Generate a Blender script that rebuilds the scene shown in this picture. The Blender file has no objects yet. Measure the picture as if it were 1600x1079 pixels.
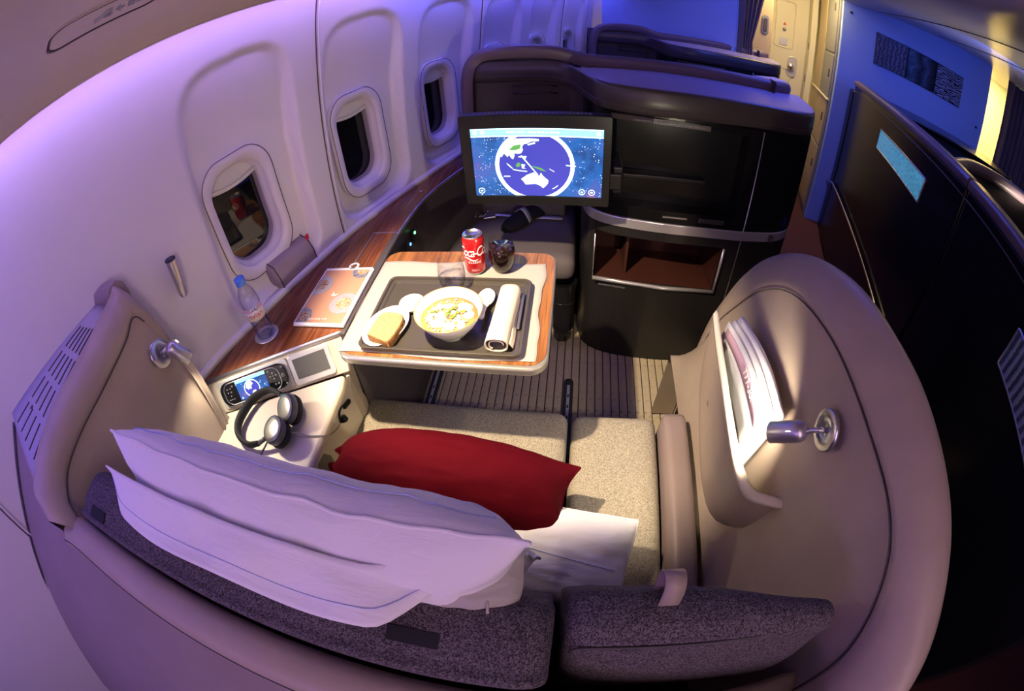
import bpy, bmesh, math, random
from math import sin, cos, pi, radians, sqrt
from mathutils import Matrix, Vector, noise

random.seed(7)
S = bpy.context.scene
COL = bpy.context.collection

# ------------------------------------------------------------------ camera (full frame fisheye lens, equisolid)
cd = bpy.data.cameras.new('camera'); cam = bpy.data.objects.new('camera', cd); COL.objects.link(cam)
S.camera = cam
cd.type = 'PANO'
cd.panorama_type = 'FISHEYE_EQUISOLID'
cd.fisheye_lens = 703.75 / 1600 * 36
cd.fisheye_fov = radians(200)
cd.sensor_width = 36; cd.sensor_height = 36 * 1079 / 1600
cd.shift_y = -0.0061
cd.clip_start = 0.02
cam.matrix_world = (Matrix.Translation((0, 0, 1.5)) @ Matrix.Rotation(radians(10.325), 4, 'Z')
                    @ Matrix.Rotation(radians(44.85), 4, 'X') @ Matrix.Rotation(radians(-4.437), 4, 'Z'))

# ------------------------------------------------------------------ world + view
W = bpy.data.worlds.new('night'); S.world = W; W.use_nodes = True
W.node_tree.nodes['Background'].inputs[0].default_value = (.010, .012, .03, 1)
W.node_tree.nodes['Background'].inputs[1].default_value = 0.3
S.view_settings.view_transform = 'Standard'; S.view_settings.look = 'None'
S.view_settings.exposure = 0.35; S.view_settings.gamma = 1.0; S.view_settings.use_curve_mapping = False

try:
    cy = S.cycles
    cy.max_bounces = 6; cy.diffuse_bounces = 3; cy.glossy_bounces = 3; cy.transmission_bounces = 7; cy.transparent_max_bounces = 24
    cy.use_adaptive_sampling = True; cy.use_light_tree = False; cy.adaptive_threshold = .03; cy.caustics_reflective = False; cy.caustics_refractive = False
except Exception: pass

# fuselage frame: u to the aisle, v forward along the fuselage; the suite itself is turned against it
AF = radians(19.659); CA, SA = cos(AF), sin(AF)
def F(u, v, z): return Vector((CA*u + SA*v, -SA*u + CA*v, z))

def lamp(name, kind, loc, energy, col, target=None, **kw):
    d = bpy.data.lights.new(name, kind); d.energy = energy; d.color = col
    for k, v in kw.items(): setattr(d, k, v)
    o = bpy.data.objects.new(name, d); COL.objects.link(o); o.location = loc
    if target is not None:
        o.rotation_euler = (Vector(target) - Vector(loc)).to_track_quat('-Z', 'Y').to_euler()
    return o
WARM = (1.0, .86, .62); VIO = (.52, .33, 1.0); PINK = (1.0, .66, .72); BLUE = (.10, .16, 1.0); YEL = (1.0, .74, .30)
# cabin lights: aisle ceiling wash (dim rose), forward cabin mood light (blue), galley light (yellow)
lamp('ceiling_wash_light', 'AREA', F(.45, -.5, 1.98), 11, (1.0, .69, .80), F(-.5, .3, .9), shape='RECTANGLE', size=.25, size_y=2.2)
lamp('aft_mood_light', 'AREA', F(-.35, -1.25, 1.62), 3.6, (.62, .30, 1.0), (-.2, .1, .9), shape='RECTANGLE', size=.9, size_y=.25)
lamp('forward_mood_light', 'AREA', F(.30, 2.4, 1.98), 14, (.08, .12, 1.0), F(.2, 2.55, 1.0), shape='RECTANGLE', size=.3, size_y=1.2)
lamp('centre_mood_light', 'AREA', F(1.6, 2.3, 1.90), 9, (.05, .14, 1.0), F(1.7, 3.5, 1.45), shape='RECTANGLE', size=.5, size_y=1.0)
lamp('galley_light', 'AREA', F(.48, 3.70, 2.0), 20, YEL, F(.45, 4.3, .6), shape='RECTANGLE', size=.4, size_y=.7)
lamp('far_galley_light', 'AREA', F(2.70, 4.1, 1.97), 48, (1.0, .70, .20), F(2.75, 4.3, 0), shape='RECTANGLE', size=.4, size_y=.7)

# ------------------------------------------------------------------ materials
MATS = {}
def nodes(name):
    m = bpy.data.materials.new(name); m.use_nodes = True
    nt = m.node_tree; b = nt.nodes['Principled BSDF']
    return m, nt, b
def N(nt, typ, **kw):
    n = nt.nodes.new(typ)
    for k, v in kw.items(): setattr(n, k, v)
    return n
def coords(nt, scale=(1, 1, 1), rot=(0, 0, 0)):
    tc = N(nt, 'ShaderNodeTexCoord'); mp = N(nt, 'ShaderNodeMapping')
    mp.inputs['Scale'].default_value = scale; mp.inputs['Rotation'].default_value = rot
    nt.links.new(tc.outputs['Object'], mp.inputs['Vector']); return mp.outputs[0]
def noise_tex(nt, vec, scale, detail=3, rough=.5, dist=0):
    n = N(nt, 'ShaderNodeTexNoise'); n.inputs['Scale'].default_value = scale
    n.inputs['Detail'].default_value = detail; n.inputs['Roughness'].default_value = rough; n.inputs['Distortion'].default_value = dist
    nt.links.new(vec, n.inputs['Vector']); return n.outputs['Fac']
def ramp(nt, fac, stops):
    r = N(nt, 'ShaderNodeValToRGB'); e = r.color_ramp.elements
    while len(e) < len(stops): e.new(.5)
    for i, (p, c) in enumerate(stops): e[i].position = p; e[i].color = (*c, 1)
    nt.links.new(fac, r.inputs[0]); return r.outputs[0]
def bump(nt, b, h, strength=.3, dist=.002):
    n = N(nt, 'ShaderNodeBump'); n.inputs['Strength'].default_value = strength; n.inputs['Distance'].default_value = dist
    nt.links.new(h, n.inputs['Height']); nt.links.new(n.outputs[0], b.inputs['Normal'])
def plain(name, col, rough=.5, metal=0, spec=.5, coat=0, bsc=0, bst=.2, trans=0, ior=1.45, sheen=0, var=0):
    m, nt, b = nodes(name)
    b.inputs['Base Color'].default_value = (*col, 1); b.inputs['Roughness'].default_value = rough
    b.inputs['Metallic'].default_value = metal; b.inputs['Specular IOR Level'].default_value = spec
    b.inputs['Coat Weight'].default_value = coat; b.inputs['Coat Roughness'].default_value = .08
    b.inputs['Transmission Weight'].default_value = trans; b.inputs['IOR'].default_value = ior
    b.inputs['Sheen Weight'].default_value = sheen
    if bsc:
        f = noise_tex(nt, coords(nt), bsc, 4, .6); bump(nt, b, f, bst)
    if var:
        f2 = noise_tex(nt, coords(nt), 6, 3)
        c = ramp(nt, f2, [(.3, tuple(x*(1-var) for x in col)), (.7, tuple(min(1, x*(1+var)) for x in col))])
        nt.links.new(c, b.inputs['Base Color'])
    MATS[name] = m; return m
def emit(name, col, strength):
    m, nt, b = nodes(name)
    b.inputs['Base Color'].default_value = (*[c*.2 for c in col], 1)
    b.inputs['Emission Color'].default_value = (*col, 1); b.inputs['Emission Strength'].default_value = strength
    b.inputs['Roughness'].default_value = .3
    if strength < 3.5:
        try: m.cycles.emission_sampling = 'NONE'
        except Exception: pass
    MATS[name] = m; return m
def wood(name, rot, gloss=.22, k=1.0, g=1.0):
    m, nt, b = nodes(name)
    v = coords(nt, (38, 1.6, 8), (0, 0, rot)); f = noise_tex(nt, v, 1.6, 5, .62, .9)
    v2 = coords(nt, (160, 5, 20), (0, 0, rot)); f2 = noise_tex(nt, v2, 1.5, 3, .6)
    c = ramp(nt, f, [(.22, (.040*k, .012*k*g, .006*k)), (.42, (.15*k, .045*k*g, .018*k)), (.58, (.24*k, .078*k*g, .030*k)), (.78, (.38*k, .15*k*g, .062*k))])
    c2 = ramp(nt, f2, [(.35, (.55, .5, .5)), (.6, (1, 1, 1))])
    mx = N(nt, 'ShaderNodeMix', data_type='RGBA', blend_type='MULTIPLY'); mx.inputs[0].default_value = .8
    nt.links.new(c, mx.inputs[6]); nt.links.new(c2, mx.inputs[7]); nt.links.new(mx.outputs[2], b.inputs['Base Color'])
    b.inputs['Roughness'].default_value = gloss; b.inputs['Coat Weight'].default_value = .25; b.inputs['Coat Roughness'].default_value = .12
    MATS[name] = m; return m
def leather(name, col, rough=.42):
    m, nt, b = nodes(name)
    v = coords(nt)
    vo = N(nt, 'ShaderNodeTexVoronoi'); vo.inputs['Scale'].default_value = 420; nt.links.new(v, vo.inputs['Vector'])
    bump(nt, b, vo.outputs['Distance'], .12, .001)
    f = noise_tex(nt, v, 9, 4)
    nt.links.new(ramp(nt, f, [(.3, tuple(c*.93 for c in col)), (.7, tuple(c*1.06 for c in col))]), b.inputs['Base Color'])
    b.inputs['Roughness'].default_value = rough; b.inputs['Specular IOR Level'].default_value = .35
    MATS[name] = m; return m
def fabric(name, dark, light, scale=520, thr=(.42, .6), bst=.6, rough=.9):
    m, nt, b = nodes(name)
    v = coords(nt)
    vo = N(nt, 'ShaderNodeTexVoronoi'); vo.inputs['Scale'].default_value = scale; nt.links.new(v, vo.inputs['Vector'])
    f = noise_tex(nt, v, scale*.55, 2, .5)
    mx = N(nt, 'ShaderNodeMath', operation='ADD'); mx.inputs[1].default_value = 0
    sep = N(nt, 'ShaderNodeSeparateColor'); nt.links.new(vo.outputs['Color'], sep.inputs[0])
    av = N(nt, 'ShaderNodeMath', operation='MULTIPLY_ADD'); av.inputs[1].default_value = .5
    hf = N(nt, 'ShaderNodeMath', operation='MULTIPLY'); hf.inputs[1].default_value = .5
    nt.links.new(f, hf.inputs[0]); nt.links.new(sep.outputs[0], av.inputs[0]); nt.links.new(hf.outputs[0], av.inputs[2])
    nt.links.new(ramp(nt, av.outputs[0], [(thr[0], dark), (thr[1], light)]), b.inputs['Base Color'])
    bump(nt, b, vo.outputs['Distance'], bst, .0012)
    b.inputs['Roughness'].default_value = rough; b.inputs['Specular IOR Level'].default_value = .15
    MATS[name] = m; return m

plain('wall_plastic', (.70, .66, .66), .42, bsc=300, bst=.03)
plain('bin_plastic', (.66, .57, .48), .38, bsc=250, bst=.03)
plain('ceiling_plastic', (.60, .56, .54), .28)
plain('dado_plastic', (.33, .30, .36), .45)
plain('window_trim', (.66, .62, .64), .38)
plain('window_seal', (.30, .26, .30), .5)
plain('seam_dark', (.06, .05, .055), .6)
plain('shade_white', (.72, .70, .68), .5)
plain('blue_bulkhead', (.30, .40, .62), .55)
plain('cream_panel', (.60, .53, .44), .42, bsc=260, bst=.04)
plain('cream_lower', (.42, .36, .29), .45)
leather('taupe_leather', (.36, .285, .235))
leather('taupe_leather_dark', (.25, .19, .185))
leather('ottoman_fabric', (.125, .105, .115), .85)
leather('box_leather', (.30, .235, .24))
plain('dark_panel', (.018, .016, .016), .32)
plain('dark_lacquer', (.006, .006, .007), .22, spec=.35)
plain('dark_taupe', (.080, .066, .072), .45)
plain('bronze_panel', (.050, .040, .038), .34)
plain('counter_grey', (.32, .28, .42), .36)
plain('rim_leather', (.125, .088, .105), .42)
plain('niche_red', (.050, .014, .010), .5)
plain('band_silver', (.60, .58, .62), .30, metal=.65)
plain('carpet_red', (.085, .032, .026), .95, spec=.1, bsc=400, bst=.5)
plain('silver', (.62, .62, .65), .28, metal=1)
plain('silver_soft', (.56, .54, .56), .36, metal=.9)
plain('chrome', (.78, .78, .80), .12, metal=1)
plain('edge_white', (.38, .36, .33), .32, metal=.6)
plain('frame_grey', (.62, .62, .66), .30, metal=.35)
plain('black_plastic', (.007, .007, .008), .34)
plain('black_gloss', (.008, .008, .010), .10, coat=.5)
plain('black_matte', (.010, .010, .012), .8)
plain('grey_plastic', (.10, .10, .105), .30)
plain('headphone_silver', (.30, .30, .29), .30, metal=.7)
plain('teal', (.02, .22, .24), .3, metal=.4)
plain('cord_black', (.012, .012, .012), .5)
plain('cord_grey', (.25, .23, .22), .5)
plain('tray_grey', (.058, .050, .040), .34)
plain('china', (.80, .78, .72), .22, coat=.3)
plain('china_rim', (.42, .28, .12), .35)
plain('linen', (.40, .35, .32), .85, bsc=700, bst=.25, sheen=.2)
plain('napkin_linen', (.62, .52, .42), .85, bsc=800, bst=.25)
plain('napkin_inside', (.05, .045, .05), .9)
def pillow_cloth(name, col):
    m, nt, b = nodes(name); v = coords(nt)
    f = noise_tex(nt, v, 5, 1, .4, .9); f2 = noise_tex(nt, coords(nt, (1, 3.5, 1), (0, 0, .5)), 16, 3, .55, 1.2)
    r1 = ramp(nt, f, [(.36, (0, 0, 0)), (.50, (1, 1, 1)), (.64, (0, 0, 0))])
    ad = N(nt, 'ShaderNodeMix', data_type='RGBA', blend_type='ADD'); ad.inputs[0].default_value = .7
    nt.links.new(r1, ad.inputs[6]); nt.links.new(f2, ad.inputs[7])
    bump(nt, b, ad.outputs[2], .34, .006)
    b.inputs['Base Color'].default_value = (*col, 1); b.inputs['Roughness'].default_value = .8; b.inputs['Specular IOR Level'].default_value = .2
    MATS[name] = m
pillow_cloth('pillow_white', (.78, .75, .78))
plain('pillow_piping', (.45, .50, .75), .8)
pillow_cloth('pillow_grey', (.42, .39, .35))
plain('red_velvet', (.062, .0012, .005), .85, sheen=0, spec=.06, bsc=200, bst=.08)
plain('can_red', (.55, .012, .015), .22, metal=.25, coat=.5)
plain('can_metal', (.72, .70, .68), .25, metal=1)
plain('print_white', (.85, .85, .85), .5)
plain('print_cream', (.80, .76, .70), .6)
plain('print_red', (.60, .02, .05), .5)
plain('print_pink', (.62, .40, .50), .5)
plain('print_navy', (.02, .03, .08), .5)
plain('print_grey', (.28, .28, .29), .6)
plain('paper', (.78, .77, .78), .7)
plain('paper_grey', (.42, .42, .44), .7, var=.35)
plain('menu_peach', (.46, .24, .15), .5)
plain('bottle_cap', (.08, .24, .72), .35)
def clear(name, tint, edge, base=.03, rough=.03):
    m, nt, b = nodes(name); nt.nodes.remove(b); out = nt.nodes['Material Output']
    tr = N(nt, 'ShaderNodeBsdfTransparent'); gl = N(nt, 'ShaderNodeBsdfGlossy'); gl.inputs['Roughness'].default_value = rough
    lw = N(nt, 'ShaderNodeLayerWeight'); lw.inputs['Blend'].default_value = .35
    mc = N(nt, 'ShaderNodeMix', data_type='RGBA'); mc.inputs[6].default_value = (*tint, 1); mc.inputs[7].default_value = (*edge, 1)
    nt.links.new(lw.outputs['Facing'], mc.inputs[0]); nt.links.new(mc.outputs[2], tr.inputs['Color'])
    pw_ = N(nt, 'ShaderNodeMath', operation='POWER'); pw_.inputs[1].default_value = 3.0; nt.links.new(lw.outputs['Facing'], pw_.inputs[0])
    fr = N(nt, 'ShaderNodeMath', operation='MULTIPLY_ADD'); fr.inputs[1].default_value = .55; fr.inputs[2].default_value = base; nt.links.new(pw_.outputs[0], fr.inputs[0])
    mx = N(nt, 'ShaderNodeMixShader'); nt.links.new(fr.outputs[0], mx.inputs[0]); nt.links.new(tr.outputs[0], mx.inputs[1]); nt.links.new(gl.outputs[0], mx.inputs[2])
    nt.links.new(mx.outputs[0], out.inputs['Surface']); MATS[name] = m
clear('glass', (1, 1, 1), (.80, .80, .82), .05)
clear('pet_plastic', (.99, .99, .995), (.80, .80, .86), .05, .06)
clear('water', (.995, 1, 1), (.92, .93, .94), .02)
clear('water_blue', (.95, .97, 1), (.75, .80, .97), .03)
plain('cola', (.010, .003, .002), .06)
plain('broth', (.55, .33, .10), .12, var=.25)
plain('noodle', (.80, .66, .38), .4)
plain('dumpling', (.78, .72, .58), .35)
plain('scallion', (.24, .38, .05), .4)
plain('green_led_off', (.02, .05, .02), .4)
plain('pane_black', (.006, .006, .008), .03, spec=.6)
plain('door_cream', (.70, .66, .52), .45)
plain('locker_grey', (.20, .20, .21), .4)
plain('locker_tan', (.44, .34, .20), .4)
plain('curtain_cloth', (.14, .085, .075), .9, sheen=.2)
plain('gold_art', (.06, .05, .06), .5)
plain('track_dark', (.03, .032, .035), .5)
emit('led_violet', (.44, .28, 1.0), 18)
emit('led_blue', (.12, .11, 1.0), 36)
emit('lamp_warm', (1.0, .86, .62), 14)
emit('lamp_mark', (1.0, .92, .8), 3.0)
emit('green_led', (.1, 1.0, .2), 6)
emit('blue_led', (.1, .3, 1.0), 3)
emit('scr_white', (.75, 1.0, 1.0), 2.2)
emit('scr_bar', (.25, .75, .88), 1.6)
emit('scr_ocean', (.06, .06, .45), 1.0)
emit('scr_land', (.80, .98, .66), 1.5)
emit('scr_green', (.12, .40, .10), 1.0)
emit('scr_amber', (.9, .45, .2), 1.0)
emit('scr_black', (.01, .01, .02), .3)
wood('walnut', -AF * -1.0)
wood('walnut_table', 0.0, .28, 1.55, 1.25)

def star_screen():
    m, nt, b = nodes('scr_stars'); v = coords(nt)
    vo = N(nt, 'ShaderNodeTexVoronoi'); vo.inputs['Scale'].default_value = 150; nt.links.new(v, vo.inputs['Vector'])
    st = ramp(nt, vo.outputs['Distance'], [(.0, (1, 1, 1)), (.16, (.9, .95, 1)), (.24, (0, 0, 0))])
    f = noise_tex(nt, v, 9, 5, .6)
    bg = ramp(nt, f, [(.3, (.006, .02, .10)), (.5, (.01, .09, .32)), (.62, (.06, .07, .28)), (.75, (.30, .14, .20))])
    f3 = noise_tex(nt, v, 40, 2); k = ramp(nt, f3, [(.50, (0, 0, 0)), (.62, (1, 1, 1))])
    mu = N(nt, 'ShaderNodeMix', data_type='RGBA', blend_type='MULTIPLY'); mu.inputs[0].default_value = 1
    nt.links.new(st, mu.inputs[6]); nt.links.new(k, mu.inputs[7])
    ad = N(nt, 'ShaderNodeMix', data_type='RGBA', blend_type='ADD'); ad.inputs[0].default_value = 1
    nt.links.new(bg, ad.inputs[6]); nt.links.new(mu.outputs[2], ad.inputs[7])
    nt.links.new(ad.outputs[2], b.inputs['Emission Color']); b.inputs['Emission Strength'].default_value = 1.5
    b.inputs['Base Color'].default_value = (.01, .01, .02, 1); b.inputs['Roughness'].default_value = .2
    MATS['scr_stars'] = m
star_screen()
fabric('tweed_dark', (.035, .028, .034), (.22, .185, .21), 700, (.32, .85))
fabric('weave_beige', (.15, .13, .105), (.44, .385, .31), 760, (.25, .70))
def floor_mat():
    m, nt, b = nodes('mat_slat'); v = coords(nt)
    f = noise_tex(nt, v, 5, 5, .65); f2 = noise_tex(nt, v, 42, 4, .7)
    c = ramp(nt, f, [(.3, (.46, .38, .26)), (.7, (.62, .52, .37))])
    c2 = ramp(nt, f2, [(.32, (.42, .40, .38)), (.45, (1, 1, 1))])
    mx = N(nt, 'ShaderNodeMix', data_type='RGBA', blend_type='MULTIPLY'); mx.inputs[0].default_value = .7
    nt.links.new(c, mx.inputs[6]); nt.links.new(c2, mx.inputs[7]); nt.links.new(mx.outputs[2], b.inputs['Base Color'])
    b.inputs['Roughness'].default_value = .6; MATS['mat_slat'] = m
floor_mat()
def bread_mat():
    for nm, a, c2 in (('bread_crumb', (.36, .20, .08), (.52, .34, .16)), ('bread_crust', (.18, .075, .02), (.30, .14, .045))):
        m, nt, b = nodes(nm); f = noise_tex(nt, coords(nt), 160, 4, .7)
        nt.links.new(ramp(nt, f, [(.35, a), (.6, c2)]), b.inputs['Base Color']); bump(nt, b, f, .7, .002)
        b.inputs['Roughness'].default_value = .9; MATS[nm] = m
bread_mat()
def art_mat(name, a, c, sc, dist, metal, zdir=False):
    m, nt, b = nodes(name)
    w = N(nt, 'ShaderNodeTexWave'); w.inputs['Scale'].default_value = sc; w.inputs['Distortion'].default_value = dist
    w.bands_direction = 'Z' if zdir else 'X'; w.inputs['Detail'].default_value = 3; w.inputs['Detail Scale'].default_value = 2
    nt.links.new(coords(nt, (1, 1, 2)), w.inputs['Vector'])
    nt.links.new(ramp(nt, w.outputs['Fac'], [(.35, a), (.6, c)]), b.inputs['Base Color'])
    bump(nt, b, w.outputs['Fac'], .6, .004); b.inputs['Roughness'].default_value = .35; b.inputs['Metallic'].default_value = metal
    MATS[name] = m
art_mat('art_ripple', (.03, .02, .03), (.10, .07, .09), 9, 6, .2)
art_mat('art_dark', (.012, .010, .014), (.035, .03, .04), 2.5, 5, .2)
art_mat('art_waves', (.008, .008, .02), (.42, .42, .50), 9, 9, .4, True)
art_mat('mesh_grey', (.10, .14, .16), (.42, .52, .56), 30, 1, .5)
def glow_mat():
    m, nt, b = nodes('mesh_glow'); v = coords(nt)
    vo = N(nt, 'ShaderNodeTexVoronoi'); vo.inputs['Scale'].default_value = 70; nt.links.new(v, vo.inputs['Vector'])
    nt.links.new(ramp(nt, vo.outputs['Distance'], [(.1, (.02, .05, .10)), (.6, (.05, .32, .42))]), b.inputs['Emission Color'])
    b.inputs['Emission Strength'].default_value = .55; b.inputs['Base Color'].default_value = (.2, .25, .28, 1); b.inputs['Roughness'].default_value = .3
    MATS['mesh_glow'] = m
glow_mat()
def dish_mat(name, base, spot, sc):
    m, nt, b = nodes(name); f = noise_tex(nt, coords(nt), sc, 3, .6)
    nt.links.new(ramp(nt, f, [(.42, base), (.52, spot), (.62, base)]), b.inputs['Base Color']); b.inputs['Roughness'].default_value = .5; MATS[name] = m
dish_mat('print_plate_grey', (.34, .32, .36), (.26, .25, .30), 260)
dish_mat('print_plate_blue', (.03, .04, .09), (.30, .30, .36), 190)
dish_mat('print_food_orange', (.50, .12, .04), (.62, .48, .34), 130)
dish_mat('print_food_brown', (.10, .025, .015), (.45, .34, .28), 120)

# ------------------------------------------------------------------ mesh helpers (world coordinates unless a parent is given)
WLOC = {}
def wloc(o): return WLOC.get(o.name, Vector((0, 0, 0))) if o else Vector((0, 0, 0))
def mk(name, vf, mat, parent=None, smooth=True, bevel=0, seg=2, sub=0, solid=0, local=False, auto=None):
    v, f = vf
    me = bpy.data.meshes.new(name)
    off = Vector((0, 0, 0)) if local else wloc(parent)
    me.from_pydata([tuple(Vector(p) - off) for p in v], [], f); me.update()
    bm = bmesh.new(); bm.from_mesh(me)
    bmesh.ops.recalc_face_normals(bm, faces=bm.faces); bm.to_mesh(me); bm.free()
    o = bpy.data.objects.new(name, me); COL.objects.link(o)
    if isinstance(mat, str): mat = MATS[mat]
    me.materials.append(mat)
    if smooth:
        for p in me.polygons: p.use_smooth = True
        if auto is not None: me.set_sharp_from_angle(angle=radians(auto))
    if solid:
        m = o.modifiers.new('thickness', 'SOLIDIFY'); m.thickness = solid; m.offset = 0
    if bevel:
        m = o.modifiers.new('bevel', 'BEVEL'); m.width = bevel; m.segments = seg; m.limit_method = 'ANGLE'; m.angle_limit = radians(35)
        m.harden_normals = False
    if sub:
        m = o.modifiers.new('sub', 'SUBSURF'); m.levels = sub; m.render_levels = sub
    if parent:
        o.parent = parent
    WLOC[o.name] = off if parent else Vector((0, 0, 0))
    return o
def thing(name, label, cat, loc=(0, 0, 0), group=None):
    o = bpy.data.objects.new(name, None); COL.objects.link(o); o.location = loc; o.empty_display_size = .05
    o['label'] = label; o['category'] = cat
    if group: o['group'] = group
    WLOC[o.name] = Vector(loc); return o
def tag(o, label, cat, group=None):
    o['label'] = label; o['category'] = cat
    if group: o['group'] = group
    return o
def struct(o, label=None):
    o['kind'] = 'structure'
    if label: o['label'] = label
    return o
def copy_tree(o, shift, parent=None, label=None):
    c = o.copy(); COL.objects.link(c)
    if parent: c.parent = parent
    else:
        c.location = Vector(o.location) + Vector(shift)
        if label: c['label'] = label
    for ch in list(o.children): copy_tree(ch, shift, c)
    return c

def join(*parts):
    V, Fc = [], []
    for v, f in parts:
        n = len(V); V += [Vector(p) for p in v]; Fc += [[i + n for i in q] for q in f]
    return V, Fc
def box(x0, x1, y0, y1, z0, z1):
    v = [(x, y, z) for z in (z0, z1) for y in (y0, y1) for x in (x0, x1)]
    return [Vector(p) for p in v], [[0, 2, 3, 1], [4, 5, 7, 6], [0, 1, 5, 4], [2, 6, 7, 3], [0, 4, 6, 2], [1, 3, 7, 5]]
def fbox(u0, u1, v0, v1, z0, z1):
    v, f = box(u0, u1, v0, v1, z0, z1); return [F(*p) for p in v], f
def obox(c, ax, ay, az, sx, sy, sz):
    c = Vector(c); ax, ay, az = Vector(ax), Vector(ay), Vector(az)
    v, f = box(-sx/2, sx/2, -sy/2, sy/2, -sz/2, sz/2)
    return [c + ax*p.x + ay*p.y + az*p.z for p in v], f
def xf(vf, fn): return [fn(p) for p in vf[0]], vf[1]
def prism(poly, z0, z1):
    n = len(poly); v = [Vector((x, y, z0)) for x, y in poly] + [Vector((x, y, z1)) for x, y in poly]
    f = [list(range(n))[::-1], list(range(n, 2*n))] + [[i, (i+1) % n, n + (i+1) % n, n + i] for i in range(n)]
    return v, f
def rrect(x0, x1, y0, y1, r, n=6):
    out = []
    for cx, cy, a0 in ((x1-r, y1-r, 0), (x0+r, y1-r, 90), (x0+r, y0+r, 180), (x1-r, y0+r, 270)):
        for k in range(n+1):
            a = radians(a0 + 90*k/n); out.append((cx + r*cos(a), cy + r*sin(a)))
    return out
def rings(rs, close=True, cap0=False, cap1=False, loop=False):
    n = len(rs[0]); V = [Vector(p) for r in rs for p in r]; Fc = []
    m = len(rs)
    for j in range(m - (0 if loop else 1)):
        for i in range(n if close else n-1):
            a, b = j*n + i, j*n + (i+1) % n; c, d = ((j+1) % m)*n + (i+1) % n, ((j+1) % m)*n + i
            Fc.append([a, b, c, d])
    if cap0: Fc.append(list(range(n))[::-1])
    if cap1: Fc.append(list(range((m-1)*n, m*n)))
    return V, Fc
def lathe(prof, n=32, c=(0, 0, 0), ax=None, cap0=False, cap1=False):
    c = Vector(c)
    if ax is None: X, Y, Z = Vector((1, 0, 0)), Vector((0, 1, 0)), Vector((0, 0, 1))
    else:
        Z = Vector(ax).normalized(); X = Z.orthogonal().normalized(); Y = Z.cross(X)
    rs = [[c + X*(r*cos(2*pi*i/n)) + Y*(r*sin(2*pi*i/n)) + Z*h for i in range(n)] for r, h in prof]
    return rings(rs, True, cap0, cap1)
def smoothpath(pts, per=8):
    P = [Vector(p) for p in pts]; out = []
    for i in range(len(P)-1):
        p0 = P[max(i-1, 0)]; p1 = P[i]; p2 = P[i+1]; p3 = P[min(i+2, len(P)-1)]
        for k in range(per):
            t = k/per; t2, t3 = t*t, t*t*t
            out.append(.5*((2*p1) + (p2-p0)*t + (2*p0-5*p1+4*p2-p3)*t2 + (3*p1-p0-3*p2+p3)*t3))
    out.append(P[-1]); return out
def tube(path, r, n=8, closed=False, cap=True, radii=None):
    P = [Vector(p) for p in path]; rs = []; up = None
    for i, p in enumerate(P):
        if closed: t = P[(i+1) % len(P)] - P[i-1]
        else: t = P[min(i+1, len(P)-1)] - P[max(i-1, 0)]
        t.normalize()
        if up is None: up = t.orthogonal().normalized()
        up = (up - t*up.dot(t)).normalized(); s = t.cross(up)
        rr = radii[i] if radii else r
        rs.append([p + (up*cos(2*pi*k/n) + s*sin(2*pi*k/n))*rr for k in range(n)])
    return rings(rs, True, cap and not closed, cap and not closed, closed)
def sheet(fn, nu, nv):
    V = [Vector(fn(i/nu, j/nv)) for j in range(nv+1) for i in range(nu+1)]
    Fc = [[j*(nu+1)+i, j*(nu+1)+i+1, (j+1)*(nu+1)+i+1, (j+1)*(nu+1)+i] for j in range(nv) for i in range(nu)]
    return V, Fc
def disc(c, X, Y, rx, ry, n=32):
    c = Vector(c); X, Y = Vector(X), Vector(Y)
    return [c + X*rx*cos(2*pi*i/n) + Y*ry*sin(2*pi*i/n) for i in range(n)], [list(range(n))]
def plate(c, X, Y, Z, poly, t):
    """flat piece: polygon in the X,Y frame at c, thickness t along Z"""
    c = Vector(c); X, Y, Z = Vector(X), Vector(Y), Vector(Z)
    v, f = prism(poly, 0, t); return [c + X*p.x + Y*p.y + Z*p.z for p in v], f
def text(name, s, mat, parent, c, X, Y, Z, size, ext=.0003, shear=0, bend=None, align='CENTER', sp=1.0):
    cu = bpy.data.curves.new(name, 'FONT'); cu.body = s; cu.size = size; cu.align_x = align; cu.align_y = 'CENTER'; cu.extrude = ext
    cu.shear = shear; cu.space_character = sp; cu.resolution_u = 3
    t = bpy.data.objects.new(name, cu); COL.objects.link(t)
    dg = bpy.context.evaluated_depsgraph_get(); me = bpy.data.meshes.new_from_object(t.evaluated_get(dg))
    bpy.data.objects.remove(t); bpy.data.curves.remove(cu)
    c, X, Y, Z = Vector(c), Vector(X), Vector(Y), Vector(Z); off = wloc(parent)
    for v in me.vertices:
        p = v.co.copy()
        if bend:
            a = p.x/bend; w = c + X*(bend*sin(a)) + Z*(bend*(cos(a)-1) + p.z) + Y*p.y
        else: w = c + X*p.x + Y*p.y + Z*p.z
        v.co = w - off
    me.name = name; me.materials.clear(); me.materials.append(MATS[mat])
    o = bpy.data.objects.new(name, me); COL.objects.link(o); o.parent = parent; WLOC[o.name] = off
    return o
XX, YY, ZZ = Vector((1, 0, 0)), Vector((0, 1, 0)), Vector((0, 0, 1))
FU, FV = F(1, 0, 0), F(0, 1, 0)
def interp(pts, x):
    if x <= pts[0][0]: return pts[0][1]
    for (a, p), (b, q) in zip(pts, pts[1:]):
        if x <= b: t = (x-a)/(b-a); t = t*t*(3-2*t); return p + (q-p)*t
    return pts[-1][1]
def sstep(a, b, x):
    t = max(0, min(1, (x-a)/(b-a))); return t*t*(3-2*t)
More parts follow.
